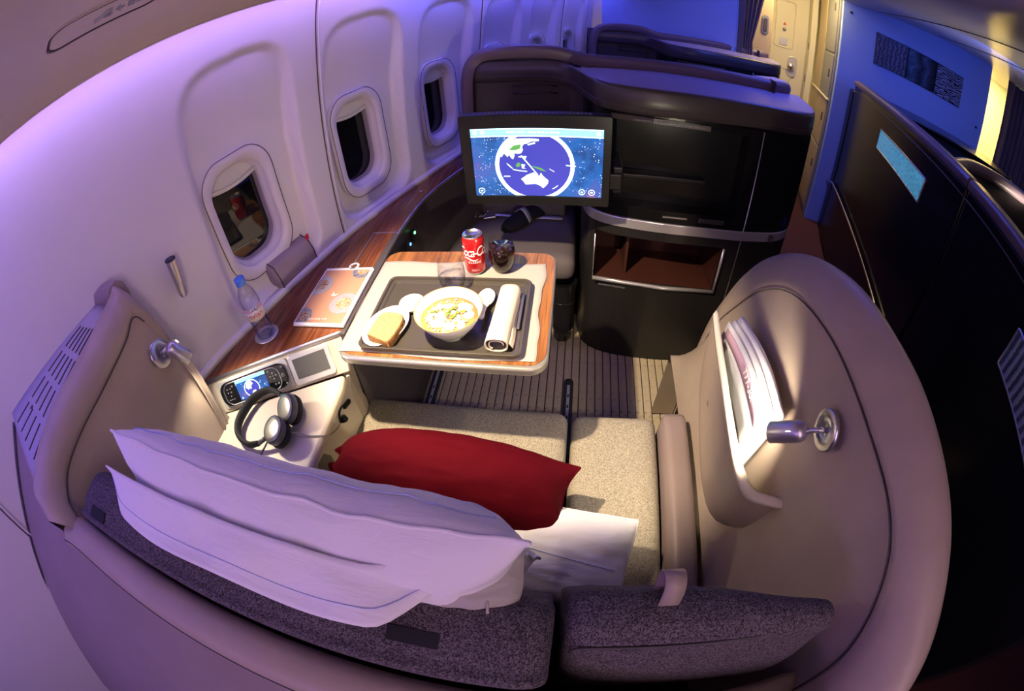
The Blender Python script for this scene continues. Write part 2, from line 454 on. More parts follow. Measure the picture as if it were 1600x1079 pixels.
# ================================================================== STRUCTURE
WV = [.540, 1.030, 1.505, 1.985, 2.480, 3.0]        # window centres along the fuselage
WZ = 1.050
UB = [(0, -1.0), (.4, -1.05), (.78, -1.075), (1.0, -1.082), (1.25, -1.080), (1.45, -1.066), (1.56, -1.050), (1.66, -1.024)]
UBP = smoothpath([(z, u, 0) for z, u in UB], 16)
def ub(z):
    i = 0
    while i < len(UBP)-2 and UBP[i+1].x < z: i += 1
    a, b = UBP[i], UBP[i+1]; t = max(0, min(1, (z-a.x)/(b.x-a.x))); return a.y + (b.y-a.y)*t
UBC = {}
def ubc(z):
    k = round(z, 4)
    if k not in UBC: UBC[k] = ub(z)
    return UBC[k]
def recess(v, z):
    best = 0
    for c in WV:
        if abs(v-c) > .3: continue
        dx = (v - c - .030 - .07*(z-1.1))/.188
        if z > 1.34: dz = (z - 1.34)/.172
        elif z < .90: dz = (.90 - z)/.105
        else: dz = 0
        d = (abs(dx)**3.4 + abs(dz)**2.6)**(1/3)
        w = .16 if dx < 0 else .11
        best = max(best, 1 - sstep(1 - w, 1.0, d))
    return best
JU = [(-1.6, -.010), (.10, -.022), (.30, -.010), (.60, .002), (.90, .018), (4, .024)]
def wall_u(v, z):
    return ubc(z) - .043*recess(v, z)*(1 - .62*sstep(1.22, 1.50, z)) - interp(JU, v)*(1 - sstep(.9, 1.5, z))
# --- floor
floor = struct(mk('floor', prism([(-1.9, -1.9), (3.6, -1.9), (4.9, 4.2), (1.0, 6.0), (-.9, 4.6)], -.06, 0), 'carpet_red', smooth=False), 'dark red carpet of the aisle')
sv = box(-.0155, .0155, 0, 1.05, 0, .009)
me0 = None
for i in range(37):
    x = -.655 + i*.0345
    if me0 is None:
        o = mk('floor_slat', sv, 'mat_slat', None, smooth=False, bevel=.003); me0 = o
    else:
        o = me0.copy(); COL.objects.link(o)
    o.parent = floor; o.location = (x, .62, 0)
mk('mat_base', box(-.68, .64, .60, 1.69, 0, .004), 'track_dark', floor, smooth=False)

# --- side wall (fuselage wall with scalloped window bays)
def build_wall():
    v0, v1, dv, dz = -1.6, 4.7, .0105, .0105
    nv = int((v1-v0)/dv); nz = int(1.66/dz)
    V, Fc = [], []
    for j in range(nz+1):
        z = j*1.66/nz
        for i in range(nv+1):
            v = v0 + i*dv; V.append(F(wall_u(v, z), v, z))
    for j in range(nz):
        for i in range(nv):
            vc, zc = v0 + (i+.5)*dv, (j+.5)*1.66/nz
            if any((abs(vc-c)/.106)**3.2 + (abs(zc-WZ)/.168)**3.2 < 1 for c in WV): continue
            a = j*(nv+1)+i; Fc.append([a, a+1, a+nv+2, a+nv+1])
    return V, Fc
wall_left = struct(mk('wall_left', build_wall(), 'wall_plastic'), 'pale cabin side wall with scalloped window bays')
for v in (.852, 1.79, 2.79, 3.3, -.55):
    pth = [F(wall_u(v + .07*(z-1.1), z) + .0005, v + .07*(z-1.1), z) for z in [.70 + k*.05 for k in range(19)]]
    mk('panel_seam', tube(pth, .0022, 6), 'seam_dark', wall_left)
    pth = [p + FV*.010 + FU*.001 for p in pth]
    mk('panel_ridge', tube(pth, .004, 6), 'wall_plastic', wall_left)

def rr_ring(hw, hh, r, c, u, n=10): return [F(u, c + a*.92, WZ + b*1.03) for a, b in rrect(-hw, hw, -hh, hh, r, n)]
for i, c in enumerate(WV):
    k = i + 1
    rs = [rr_ring(.135, .185, .088, c, -1.130), rr_ring(.134, .184, .087, c, -1.1155), rr_ring(.130, .180, .084, c, -1.1135), rr_ring(.108, .157, .078, c, -1.1155), rr_ring(.103, .152, .076, c, -1.122)]
    w = struct(mk('window_%d' % k, rings(rs), 'window_trim'), 'cabin window with a pale plastic surround')
    mk('trim_gap', tube([p + FU*.0012 for p in rr_ring(.1335, .1835, .0866, c, -1.1155)], .0011, 6, True), 'seam_dark', w)
    rs = [rr_ring(.103, .152, .076, c, -1.122), rr_ring(.098, .147, .074, c, -1.140), rr_ring(.095, .144, .073, c, -1.142), rr_ring(.092, .141, .071, c, -1.156)]
    mk('reveal', rings(rs), 'window_trim', w)
    rs = [rr_ring(.092, .141, .071, c, -1.156), rr_ring(.090, .139, .070, c, -1.158), rr_ring(.087, .136, .068, c, -1.176)]
    mk('seal', rings(rs), 'window_seal', w)
    pv = rr_ring(.090, .139, .070, c, -1.175)
    mk('pane', (pv + [p - FU*.003 for p in pv], [list(range(len(pv))), list(range(len(pv), 2*len(pv)))[::-1]]), 'pane_black', w, smooth=False)
    low = WZ + (.098 if i == 0 else .105)
    sh = [F(-1.150, c + a*.92, WZ + b*1.03) for a, b in rrect(-.093, .093, -.142, .142, .071, 10) if WZ + b*1.03 >= low]
    sh += [F(-1.150, c + .082 * s, low - .012 * (1 - s * s)) for s in (-.99, -.66, -.33, 0, .33, .66, .99)]
    n = len(sh)
    mk('window_shade', (sh + [p - FU*.004 for p in sh], [list(range(n)), list(range(n, 2*n))[::-1]] + [[a, (a+1) % n, n+(a+1) % n, n+a] for a in range(n)]), 'shade_white', w, smooth=False)
    mk('shade_lip', tube([F(-1.146, c + .080*s, low + .010 - .012*(1-s*s)) for s in [-1 + .2*q for q in range(11)]], .0035, 8), 'shade_white', w)

# dado strips where wall meets the console, and the sill curves under the bays
sl_v = [.10 + .03*k for k in range(56)]
mk('wall_sill', rings([[F(ub(.79) - interp(JU, v) + q, v, z) for q, z in ((-.01, .776), (.012, .778), (.012, .794), (.006, .800), (-.01, .802))] for v in sl_v], True, True, True), 'wall_plastic', wall_left)

# --- overhead bin underside with the light gap
BP = [(-.955, 1.6075), (-.946, 1.613), (-.925, 1.629), (-.88, 1.650), (-.82, 1.666), (-.75, 1.678), (-.60, 1.694), (-.40, 1.712), (-.24, 1.735), (-.15, 1.79), (-.10, 1.90), (-.05, 2.03)]
bpath = smoothpath([(u, 0, z) for u, z in BP], 5)
def binz(u):
    for a, b in zip(bpath, bpath[1:]):
        if a.x <= u <= b.x: return a.z + (b.z-a.z)*(u-a.x)/(b.x-a.x)
    return bpath[-1].z
nB = len(bpath)-1
overhead = struct(mk('ceiling_overhead_bin', sheet(lambda s, t: F(bpath[round(s*nB)].x, -1.6 + 6.3*t, bpath[round(s*nB)].z), nB, 60), 'bin_plastic'), 'beige underside of the overhead bins')
mk('cove', sheet(lambda s, t: F(-.955 - .075*s, -1.6 + 6.3*t, 1.613 + .045*s), 4, 20), 'bin_plastic', overhead)
mk('bin_lip', tube([F(-.9545, -1.6 + .1*k, 1.6085) for k in range(64)], .0035, 8), 'bin_plastic', overhead)
# LED strip in the gap
led = thing('led_strip', 'glowing violet light line between side wall and overhead bin', 'light', F(-.965, 1, 1.61))
for a, b, m in ((-1.6, -.20, 'led_blue'), (-.20, 1.20, 'led_violet'), (1.20, 4.6, 'led_blue')):
    sec = [(-.976, 1.6120), (-.968, 1.6080), (-.958, 1.6075), (-.958, 1.6120)]
    mk('led_segment', rings([[F(u, a, z) for u, z in sec], [F(u, b, z) for u, z in sec]], True, True, True), m, led, smooth=False)
# seat belt sign panel in the bin underside
psu = thing('overhead_sign_panel', 'long rounded panel with seat belt buckle sign in the overhead bin', 'sign', F(-.755, .21, binz(-.755)))
slope = Vector((CA, -SA, (binz(-.70)-binz(-.80))/.10)).normalized(); pn = slope.cross(FV).normalized()
if pn.z > 0: pn = -pn
pc = F(-.755, .215, binz(-.755))
def PS(a, b, c=0): return pc + FV*a + slope*b + pn*c
mk('panel', ([PS(a, b, h) for h in (-.004, .0015) for a, b in rrect(-.114, .094, -.036, .049, .030, 8)],
   prism(rrect(-.114, .094, -.036, .049, .030, 8), 0, 1)[1]), 'bin_plastic', psu, smooth=False, bevel=.001)
mk('panel_groove', tube([PS(a, b, .0012) for a, b in rrect(-.1165, .0965, -.0385, .0515, .032, 8)], .0022, 6, True), 'seam_dark', psu)
mk('panel_edge', tube([PS(a, b, .001) for a, b in rrect(-.1215, .1015, -.0435, .0565, .035, 8)], .0028, 6, True), 'bin_plastic', psu)
def sign(name, poly, m='paper_grey'): mk(name, plate(PS(0, 0, .0015), FV, slope, pn, poly, .0006), m, psu, smooth=False)
sign('sign_strap', [(-.034, .007), (-.030, -.014), (-.017, -.003), (-.010, -.007), (-.016, .026), (-.022, .014)])
sign('sign_buckle_frame', [(-.018, .027), (-.003, .025), (.004, -.007), (-.011, -.009)]); sign('sign_buckle_core', [(-.0155, .0235), (-.005, .0220), (.0010, -.0035), (-.0095, -.0055)], 'bin_plastic'); sign('sign_buckle_plate', [(-.0135, .0195), (-.006, .0185), (-.001, .000), (-.0085, -.0015)])
sign('sign_arrow', [(.005, .009), (.011, .025), (.013, .014), (.022, .012), (.024, .003), (.016, .002), (.020, -.011)])
sign('sign_tongue', [(.026, .020), (.040, .018), (.045, -.006), (.031, -.004)]); sign('sign_belt', [(.042, .012), (.066, .014), (.070, -.004), (.045, -.002)])

# --- ceiling over aisle and centre
CP = [(-.05, 2.03), (.15, 2.06), (.42, 2.05), (.62, 1.99), (.74, 1.90), (.82, 1.875), (1.1, 1.895), (1.6, 1.94), (2.2, 1.99), (3.4, 2.02)]
cpath = smoothpath([(u, 0, z) for u, z in CP], 4); nC = len(cpath)-1
ceil = struct(mk('ceiling', sheet(lambda s, t: F(cpath[round(s*nC)].x, -1.6 + 6.9*t, cpath[round(s*nC)].z), nC, 20), 'ceiling_plastic'), 'grey curved cabin ceiling')
for u in (1.12, 1.62):
    mk('ceiling_seam', tube([F(u + .12*sin(k*.25), -1 + k*.3, interp(CP, u + .12*sin(k*.25)) - .001) for k in range(16)], .003, 6), 'seam_dark', ceil)
struct(mk('wall_back', fbox(-1.1, 3.5, -1.62, -1.58, 0, 2.1), 'blue_bulkhead', smooth=False))
struct(mk('wall_right', fbox(3.38, 3.44, -1.6, 5.3, 0, 2.1), 'blue_bulkhead', smooth=False))
struct(mk('wall_front', fbox(-1.1, 3.4, 5.20, 5.26, 0, 2.1), 'door_cream', smooth=False))

# --- forward bulkheads
bh = struct(mk('wall_bulkhead_window_side', fbox(-1.0, .045, 3.42, 3.46, 0, 2.1), 'blue_bulkhead', smooth=False), 'blue lit bulkhead beyond the next suite')
mk('bulkhead_border', fbox(.005, .05, 3.405, 3.42, 0, 2.05), 'dark_taupe', bh, smooth=False, bevel=.004)
mk('bulkhead_panel', fbox(-.86, -.01, 3.41, 3.42, 1.02, 1.98), 'blue_bulkhead', bh, smooth=False, bevel=.004)
bc = struct(mk('wall_bulkhead_centre', fbox(.785, 2.19, 3.50, 3.55, 0, 2.1), 'blue_bulkhead', smooth=False, bevel=.006), 'blue lit bulkhead of the centre section')
mk('bolt', lathe([(.011, -.004), (.011, .002), (.006, .004)], 12, F(.85, 3.497, 1.80), -FV, cap1=True), 'black_matte', bc)
mk('bolt', lathe([(.011, -.004), (.011, .002), (.006, .004)], 12, F(2.12, 3.497, 1.40), -FV, cap1=True), 'black_matte', bc)
for (a, b, m, lab) in ((1.068, 1.342, 'art_ripple', 'leftmost square art panel, fine rippled relief, on the blue bulkhead'), (1.346, 1.618, 'art_dark', 'middle square art panel, nearly black, on the blue bulkhead'), (1.622, 1.896, 'art_waves', 'rightmost square art panel with bright wave pattern on the blue bulkhead')):
    t = thing('art_panel', lab, 'artwork', F((a+b)/2, 3.49, 1.465), 'square art panels on the bulkhead')
    mk('relief', fbox(a+.006, b-.006, 3.478, 3.490, 1.471, 1.724), m, t, smooth=False)
    mk('backing', fbox(a, b, 3.488, 3.500, 1.465, 1.730), 'dark_lacquer', t, smooth=False)

# --- forward galley seen through the aisle: door, lockers, curtain
door = struct(mk('door_1', fbox(.33, .70, 4.62, 4.66, 0, 2.05), 'door_cream', smooth=False, bevel=.01), 'pale service door beyond the aisle')
def frame_loop(u0, u1, z0, z1, r=.03, v=4.618): return [F(a, v, b) for a, b in rrect(u0, u1, z0, z1, r, 5)]
mk('door_moulding', tube(frame_loop(.37, .56, 1.28, 1.78), .007, 6, True), 'door_cream', door)
mk('door_moulding', tube(frame_loop(.37, .56, .55, 1.06), .007, 6, True), 'door_cream', door)
mk('door_plaque', fbox(.42, .50, 4.608, 4.62, 1.30, 1.38), 'frame_grey', door, smooth=False, bevel=.003)
mk('door_symbol', lathe([(.020, 0), (.020, .006)], 16, F(.46, 4.619, 1.47), -FV, cap1=True), 'print_grey', door)
mk('door_symbol', plate(F(.46, 4.617, 1.53), FU, ZZ, -FV, [(-.018, -.012), (.018, -.012), (0, .02)], .004), 'print_red', door, smooth=False)
mk('handle_plate', plate(F(.57, 4.618, 1.10), FU, ZZ, -FV, rrect(-.05, .05, -.11, .11, .045, 6), .012), 'frame_grey', door, smooth=False, bevel=.003)
mk('door_knob', lathe([(.012, 0), (.012, .02), (.030, .03), (.034, .04), (.026, .05)], 20, F(.555, 4.607, 1.10), -FV, cap1=True), 'chrome', door)
trim = struct(mk('trim_1', fbox(.70, .76, 4.45, 4.66, 0, 2.05), 'door_cream', smooth=False, bevel=.008), 'pale door jamb')
for z in (.62, 1.0, 1.34): mk('latch', fbox(.697, .703, 4.50, 4.53, z, z+.07), 'seam_dark', trim, smooth=False, bevel=.002)
# lockers on the right of the aisle
lk = thing('locker_column', 'grey and tan galley locker column beside the aisle with small latches', 'locker', F(.80, 4.0, 0))
mk('carcass', fbox(.775, .95, 3.56, 4.40, 0, 2.05), 'locker_grey', lk, smooth=False, bevel=.006)
for z0, z1, m in ((.06, .60, 'locker_tan'), (.62, 1.02, 'locker_tan'), (1.04, 1.40, 'locker_grey'), (1.42, 1.98, 'locker_grey')):
    d = mk('locker_door', fbox(.766, .776, 3.60, 4.02, z0, z1), m, lk, smooth=False, bevel=.004)
    mk('latch', fbox(.760, .768, 3.68, 3.71, z1-.20, z1-.13), 'seam_dark', d, smooth=False, bevel=.002)
mk('locker_door', fbox(.766, .776, 4.04, 4.38, .06, 1.98), 'locker_tan', lk, smooth=False, bevel=.004)
mk('ledge', fbox(.755, .776, 3.58, 4.40, 1.015, 1.03), 'door_cream', lk, smooth=False, bevel=.003)
# galley unit left of the doorway
gl = thing('galley_cabinet', 'tan galley cabinet with an oval latch behind the curtain', 'cabinet', F(.15, 4.0, 0))
mk('carcass', fbox(-.5, .285, 3.85, 4.62, 0, 2.05), 'locker_tan', gl, smooth=False, bevel=.01)
mk('door', fbox(.10, .280, 3.838, 3.85, .4, 1.95), 'locker_tan', gl, smooth=False, bevel=.006)
la = mk('latch_plate', plate(F(.225, 3.838, 1.47), FU, ZZ, -FV, rrect(-.030, .030, -.085, .085, .029, 8), .012), 'locker_grey', gl, smooth=False, bevel=.004)
mk('latch_handle', plate(F(.225, 3.826, 1.47), FU, ZZ, -FV, rrect(-.016, .016, -.06, .06, .015, 8), .010), 'gold_art', la, smooth=False, bevel=.003)
for z, m in ((1.55, 'scr_amber'), (1.43, 'print_white'), (1.40, 'black_plastic')): mk('switch', fbox(.06, .10, 3.835, 3.85, z, z+.025), m, gl, smooth=False, bevel=.003)
# curtains
def curtain(name, lab, ua, ub, v, z0, z1, folds, amp, tie=None):
    def fn(s, t):
        z = z0 + (z1-z0)*t; k = 1.0
        if tie is not None: k = .45 + .55*min(1, abs(z - tie)/.42)
        u = ua + (ub-ua)*s*k; return F(u, v + amp*sin(s*folds*2*pi) + .3*amp*sin(s*folds*4.3*pi+1), z)
    return tag(mk(name, sheet(fn, folds*10, 16), 'curtain_cloth', solid=.004), lab, 'curtain', 'cabin curtains')
curtain('curtain', 'narrow gathered curtain at the window side bulkhead edge', .05, .19, 3.47, .1, 2.03, 4, .018, 1.28)
curtain('curtain', 'brown curtain hanging at the right edge beside the yellow galley', 2.47, 3.05, 3.60, .1, 2.0, 9, .03)
# far right galley, yellow lit
fg = thing('far_galley_unit', 'pale yellow-lit galley wall unit behind the right curtain', 'galley', F(2.7, 4.6, 0))
mk('carcass', fbox(2.0, 3.36, 4.70, 5.15, 0, 2.05), 'door_cream', fg, smooth=False, bevel=.01)
mk('arch_trim', tube([F(2.25 + .35*sin(a), 4.69, .8 + 1.0*cos(a)*1.0) for a in [k*.1 for k in range(17)]], .02, 8), 'door_cream', fg)
mk('counter', fbox(2.0, 3.36, 4.45, 4.70, .98, 1.02), 'locker_grey', fg, smooth=False, bevel=.005)
mk('carton', fbox(2.62, 2.80, 4.50, 4.60, 1.02, 1.10), 'teal', fg, smooth=False, bevel=.004)
for k in range(3): mk('cup', lathe([(.018, 0), (.026, .07), (.024, .07)], 14, F(2.66 + .06*k, 4.62, 1.02)), 'china', fg)

# --- centre suites on the other side of the aisle
cs = thing('centre_suite_wall', 'long black suite wall along the far side of the aisle', 'partition', F(.95, 1.8, 0))
UC = .905
for i, (a, b) in enumerate(((.15, 1.425), (1.437, 3.34))):
    mk('wall_panel', fbox(UC, UC+.06, a, b, .02, 1.245), 'dark_lacquer', cs, smooth=False, bevel=.012, seg=3)
    rp = [F(UC + .012, a + (b-a)*k/12, 1.262) for k in range(13)]
    mk('leather_rim', rings([[p + FU*q[0] + ZZ*q[1] for q in ((-.018, -.020), (-.022, .008), (-.010, .022), (.030, .024), (.052, .012), (.052, -.020))] for p in rp], True, True, True), 'rim_leather', cs, bevel=.004)
    mk('shadow_line', tube([F(UC - .001, a + (b-a)*k/12, 1.205) for k in range(13)], .003, 6), 'seam_dark', cs)
mk('end_post', fbox(UC + .0, UC + .10, 3.36, 3.49, .0, 1.20), 'dark_lacquer', cs, smooth=False, bevel=.02, seg=3)
for a, b, z0, z1 in ((1.80, 2.56, 1.00, 1.115), (.44, .857, 1.0, 1.118)):
    lp = mk('light_panel', fbox(UC - .003, UC + .01, a, b, z0, z1), 'mesh_glow' if a > 1 else 'mesh_grey', cs, smooth=False)
    mk('panel_frame', tube([F(UC - .003, q, w) for q, w in rrect(a, b, z0, z1, .006, 2)], .004, 6, True), 'silver_soft', cs)
mk('chrome_edge', tube(smoothpath([F(UC-.02, .9, .47), F(UC-.02, 2.5, .46), F(UC-.02, 3.2, .455), F(UC-.02, 3.4, .42), F(UC-.015, 4.0, .25)], 8), .008, 8), 'chrome', cs)
mk('lower_shell', fbox(UC-.014, UC, .2, 3.3, .03, .455), 'dark_lacquer', cs, smooth=False, bevel=.006)
cc = thing('centre_suite_counter', 'black counter top of the centre suite below the art panels', 'counter', F(1.5, 3.2, 0))
mk('counter_top', prism([tuple(F(u, v, 0).xy) for u, v in ((1.0, 2.98), (2.25, 2.95), (2.34, 3.05), (2.32, 3.46), (1.0, 3.46))], 1.20, 1.225), 'dark_lacquer', cc, smooth=False, bevel=.008)
mk('body', prism([tuple(F(u, v, 0).xy) for u, v in ((1.0, 3.02), (2.22, 3.0), (2.29, 3.08), (2.27, 3.46), (1.0, 3.46))], 0, 1.20), 'dark_panel', cc, smooth=False, bevel=.02)
sr = thing('centre_seat_shell', 'purple leather rimmed seat shell behind the black suite wall', 'seat shell', F(1.7, 2.1, 0))
sp = smoothpath([F(.99, 1.75, 1.24), F(1.25, 1.98, 1.255), F(1.65, 2.12, 1.26), F(2.1, 2.10, 1.25), F(2.4, 1.9, 1.22)], 8)
mk('shell_rim', tube(sp, .035, 10), 'rim_leather', sr)
mk('shell_panel', sheet(lambda s, t: Vector((sp[round(s*(len(sp)-1))].x, sp[round(s*(len(sp)-1))].y, .05 + 1.19*t)), len(sp)-1, 2), 'dark_panel', sr, solid=.04)

cl = thing('added_ceiling_lamp', 'small added lamp hidden behind the black wall to brighten the ceiling', 'lamp', F(1.75, 1.95, 1.10))  # unseen lamp, added to lift the dark ceiling over the centre suites
mk('lamp_body', lathe([(.001, 0), (.016, .002), (.018, .03), (.016, .05), (.001, .05)], 20, F(1.75, 1.95, 1.10)), 'silver_soft', cl)
mk('lamp_stem', tube([F(1.75, 1.95, 1.10), F(1.75, 2.0, 1.06), F(1.75, 2.10, 1.06)], .006, 8), 'silver_soft', cl)
lamp('ceiling_fill_beam', 'SPOT', F(1.75, 1.95, 1.165), 10, (1.0, .85, .68), F(1.65, 2.2, 2.0), spot_size=radians(130), spot_blend=.6, shadow_soft_size=.03)  # added upward fill beam for the ceiling
# ================================================================== SEAT AND SHELL
def padded(x0, x1, y0, y1, z0, z1, r=.03, crown=.008):
    """cushion block: rounded box with a soft crown"""
    nx, ny, nz = 14, 14, 6
    V, Fc, idx = [], [], {}
    cx, cy, cz = (x0+x1)/2, (y0+y1)/2, (z0+z1)/2; hx, hy, hz = (x1-x0)/2, (y1-y0)/2, (z1-z0)/2
    def add(a, b, c):
        key = (round(a, 5), round(b, 5), round(c, 5))
        if key in idx: return idx[key]
        p = Vector((a*hx, b*hy, c*hz)); q = Vector((max(-hx+r, min(hx-r, p.x)), max(-hy+r, min(hy-r, p.y)), max(-hz+r, min(hz-r, p.z))))
        d = p - q
        if d.length > 1e-9: p = q + d.normalized()*min(d.length, r) if d.length > r else p
        p.z += crown*(1-a*a)*(1-b*b)*(1 if c > 0 else 0)
        V.append(Vector((cx, cy, cz)) + p); idx[key] = len(V)-1; return idx[key]
    def g(n):
        out = [-1 + 2*i/n for i in range(n+1)]
        return [math.copysign(abs(t)**.6, t) for t in out]
    gx, gy, gz = g(nx), g(ny), g(nz)
    for s in (-1, 1):
        for A, B, mkp in ((gx, gy, lambda a, b: (a, b, s)), (gx, gz, lambda a, b: (a, s, b)), (gy, gz, lambda a, b: (s, a, b))):
            for i in range(len(A)-1):
                for j in range(len(B)-1):
                    Fc.append([add(*mkp(A[i], B[j])), add(*mkp(A[i+1], B[j])), add(*mkp(A[i+1], B[j+1])), add(*mkp(A[i], B[j+1]))])
    return V, Fc
seat = thing('suite_seat', 'wide tweed and beige woven suite seat with leather side bolster', 'seat', (-.14, .4, 0))
mk('seat_base', box(-.60, .33, .14, .70, .02, .34), 'dark_taupe', seat, smooth=False, bevel=.02)
mk('seat_cushion', padded(-.620, .010, .16, .757, .33, .462, .032), 'weave_beige', seat)['label'] = 'wide woven seat cushion'
mk('seat_cushion', padded(.021, .264, .16, .750, .33, .462, .030, .005), 'weave_beige', seat)['label'] = 'narrow woven seat cushion'
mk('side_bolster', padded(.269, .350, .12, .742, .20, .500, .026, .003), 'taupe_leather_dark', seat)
def pad(x0, x1, sec, r=.034, nseg=20, warp=None):
    # section (y,z) loop swept along x with rounded ends
    P = smoothpath([(0, a, b) for a, b in sec + sec[:1]], 6)[:-1]
    c = sum((p for p in P), Vector())/len(P); rs = []
    for k in range(nseg+1):
        t = k/nseg; x = x0 + (x1-x0)*t; e = min(x-x0, x1-x); q = 0 if e >= r else r - sqrt(max(0, r*r-(r-e)**2))
        ring = []
        for p in P:
            d = p - c; L = d.length; ring.append(Vector((x, 0, 0)) + c + d*max(.2, (L-q*1.1)/L))
        rs.append(ring)
    # finer end rings
    ends = [0, .06, .2, .45, 1]
    xs = [x0 + r*e for e in ends] + [x0 + (x1-x0)*k/12 for k in range(1, 12) if r < (x1-x0)*k/12 < (x1-x0)-r] + [x1 - r*e for e in reversed(ends)]
    rs = []
    for x in xs:
        e = min(x-x0, x1-x); q = 0 if e >= r else r - sqrt(max(0, r*r-(r-e)**2))
        row = [Vector((x, 0, 0)) + c + (p-c)*max(.2, ((p-c).length-q)/(p-c).length) for p in P]
        rs.append([warp(w) for w in row] if warp else row)
    return rings(rs, True, True, True)
SECL = [(.108, .975), (.088, 1.000), (.050, 1.006), (.012, 1.000), (-.010, .975), (.020, .75), (.075, .48), (.215, .48), (.160, .75)]
SECR = [(.122, .962), (.108, .990), (.080, .999), (.058, .993), (.042, .968), (.004, .82), (.03, .55), (.215, .48), (.175, .75)]
def warpr(w):
    k = sstep(.16, .40, w.x); f = max(0, min(1, (w.y - .03)/.09)); return Vector((w.x, w.y - .036*k*f + .006*(1-k)*f, w.z))
bl = mk('back_cushion', pad(-.850, .009, SECL), 'tweed_dark', seat); bl['label'] = 'long dark tweed back cushion'
br = mk('back_cushion', pad(.021, .378, SECR, warp=warpr), 'tweed_dark', seat); br['label'] = 'short dark tweed back cushion'
mk('cushion_seam', tube(smoothpath([(.030, .044, .966), (.055, .047, .984), (.2, .048, .986), (.34, .047, .984), (.370, .046, .966)], 6), .0018, 6), 'seam_dark', br)
mk('strap_patch', obox((-.760, .012, 1.002), XX, (0, 1, .25), (0, -.25, 1), .055, .022, .004), 'black_matte', bl, smooth=False, bevel=.001)
mk('strap_patch', obox((-.140, .034, 1.005), XX, (0, 1, .1), (0, -.1, 1), .060, .020, .003), 'black_matte', bl, smooth=False, bevel=.001)
lp = smoothpath([(0, .118, .975), (0, .136, 1.006), (0, .128, 1.030), (0, .110, 1.028), (0, .098, 1.000), (0, .100, .980)], 6)
mk('pull_strap', rings([[p + XX*x for p in lp] for x in (.122, .146)], False), 'taupe_leather', seat, solid=.003)

def along(pts, n):
    P = smoothpath(pts, 10); L = [0]
    for a, b in zip(P, P[1:]): L.append(L[-1] + (b-a).length)
    out = []; j = 0
    for k in range(n+1):
        d = L[-1]*k/n
        while j < len(P)-2 and L[j+1] < d: j += 1
        t = (d-L[j])/max(1e-9, L[j+1]-L[j]); out.append(P[j].lerp(P[j+1], max(0, min(1, t))))
    return out
def ctrl(pts, per=6): return smoothpath(pts, per)
shell = thing('seat_shell', 'taupe leather seat shell wrapping round the suite seat', 'seat shell', (-.2, 0, 0))
# right wing
OR = ctrl([(.52, 1.20, .02), (.52, 1.165, .45), (.52, 1.08, .68), (.52, .97, .86), (.52, .80, 1.01), (.52, .60, 1.10), (.52, .40, 1.125), (.52, .25, 1.118), (.515, .12, 1.098), (.50, .02, 1.065), (.47, -.075, 1.02), (.43, -.15, .96)])
SR = ctrl([(.45, 1.08, .02), (.45, 1.05, .40), (.45, .975, .62), (.45, .89, .763), (.45, .786, .904), (.45, .653, 1.005), (.45, .483, 1.050), (.45, .29, 1.052), (.45, .168, 1.047), (.445, .086, 1.016), (.43, .0, .934), (.40, -.045, .824)])
def wing(side, Sx, Ox, xb, zb, xo):
    rim, inner = [], []
    n = len(Sx)
    for i in range(n):
        s, o = Sx[i], Ox[i]; t = (Sx[min(i+1, n-1)] - Sx[max(i-1, 0)]).normalized(); d = o - s
        nn = t.cross(d).normalized()
        if nn.dot(Vector((-side*.8, 0, .6))) < 0: nn = -nn
        dd = d.normalized(); L = d.length
        row = [s - nn*.006, s + nn*.003 + dd*.003, s + nn*.010 + dd*.012]
        for q, h in ((.35, .016), (.6, .017), (.82, .012)): row.append(s + d*q + nn*h)
        row += [o + nn*.002, o + dd*.010 - nn*.010, o + dd*.012 - nn*.028]
        row += [Vector((o.x + side*xo, o.y, max(.02, o.z - .06))), Vector((o.x + side*xo, o.y, .01))]
        rim.append(row)
        b = Vector((xb, max(-.02, s.y*1.0), min(zb, s.z)))
        inner.append([s.lerp(b, k/8) + Vector((side*.012*sin(pi*k/8), 0, 0)) for k in range(9)])
    return rings(rim, False), rings(inner, False)
r1, i1 = wing(1, SR, OR, .352, .40, .02)
mk('wing_rim', r1, 'taupe_leather', shell)
mk('wing_panel', i1, 'taupe_leather', shell)
# left wing (towards the window)
SL = ctrl([(-.835, .393, .60), (-.868, .452, .84), (-.895, .448, .97), (-.90, .432, 1.06), (-.90, .41, 1.090), (-.90, .36, 1.067), (-.90, .249, 1.049), (-.90, .133, 1.043), (-.90, .049, 1.03), (-.88, .0, 1.01), (-.855, -.018, .99), (-.83, -.030, .95)])
OL = ctrl([(-.850, .396, .60), (-.885, .456, .84), (-.912, .458, .99), (-.93, .450, 1.10), (-.94, .432, 1.165), (-.94, .392, 1.145), (-.94, .270, 1.122), (-.94, .143, 1.1125), (-.94, .06, 1.10), (-.93, .0, 1.084), (-.905, -.045, 1.066), (-.87, -.066, 1.03)])
mk('wing_seam', tube([q + Vector((-.003, 0, .001)) for q in SR], .0014, 6), 'seam_dark', shell)
r2, i2 = wing(-1, SL, OL, -.825, .55, .012)
mk('wing_rim', r2, 'taupe_leather', shell)
mk('wing_panel', i2, 'taupe_leather', shell)
mk('wing_seam', tube([q + Vector((.003, 0, .001)) for q in SL[18:]], .0016, 6), 'seam_dark', shell)
cp_ = smoothpath([(-.938, .436, 1.150), (-.958, .428, 1.158), (-.985, .415, 1.156), (-1.012, .402, 1.148)], 6)
mk('rim_curl', rings([[q + ZZ*b + Vector((.42, .9, 0))*a for a, b in ((-.030, -.045), (-.034, .0), (-.022, .020), (.004, .026), (.020, .012), (.024, -.020), (.018, -.045))] for q in cp_], True, True, True), 'taupe_leather_dark', shell, bevel=.006, seg=2)
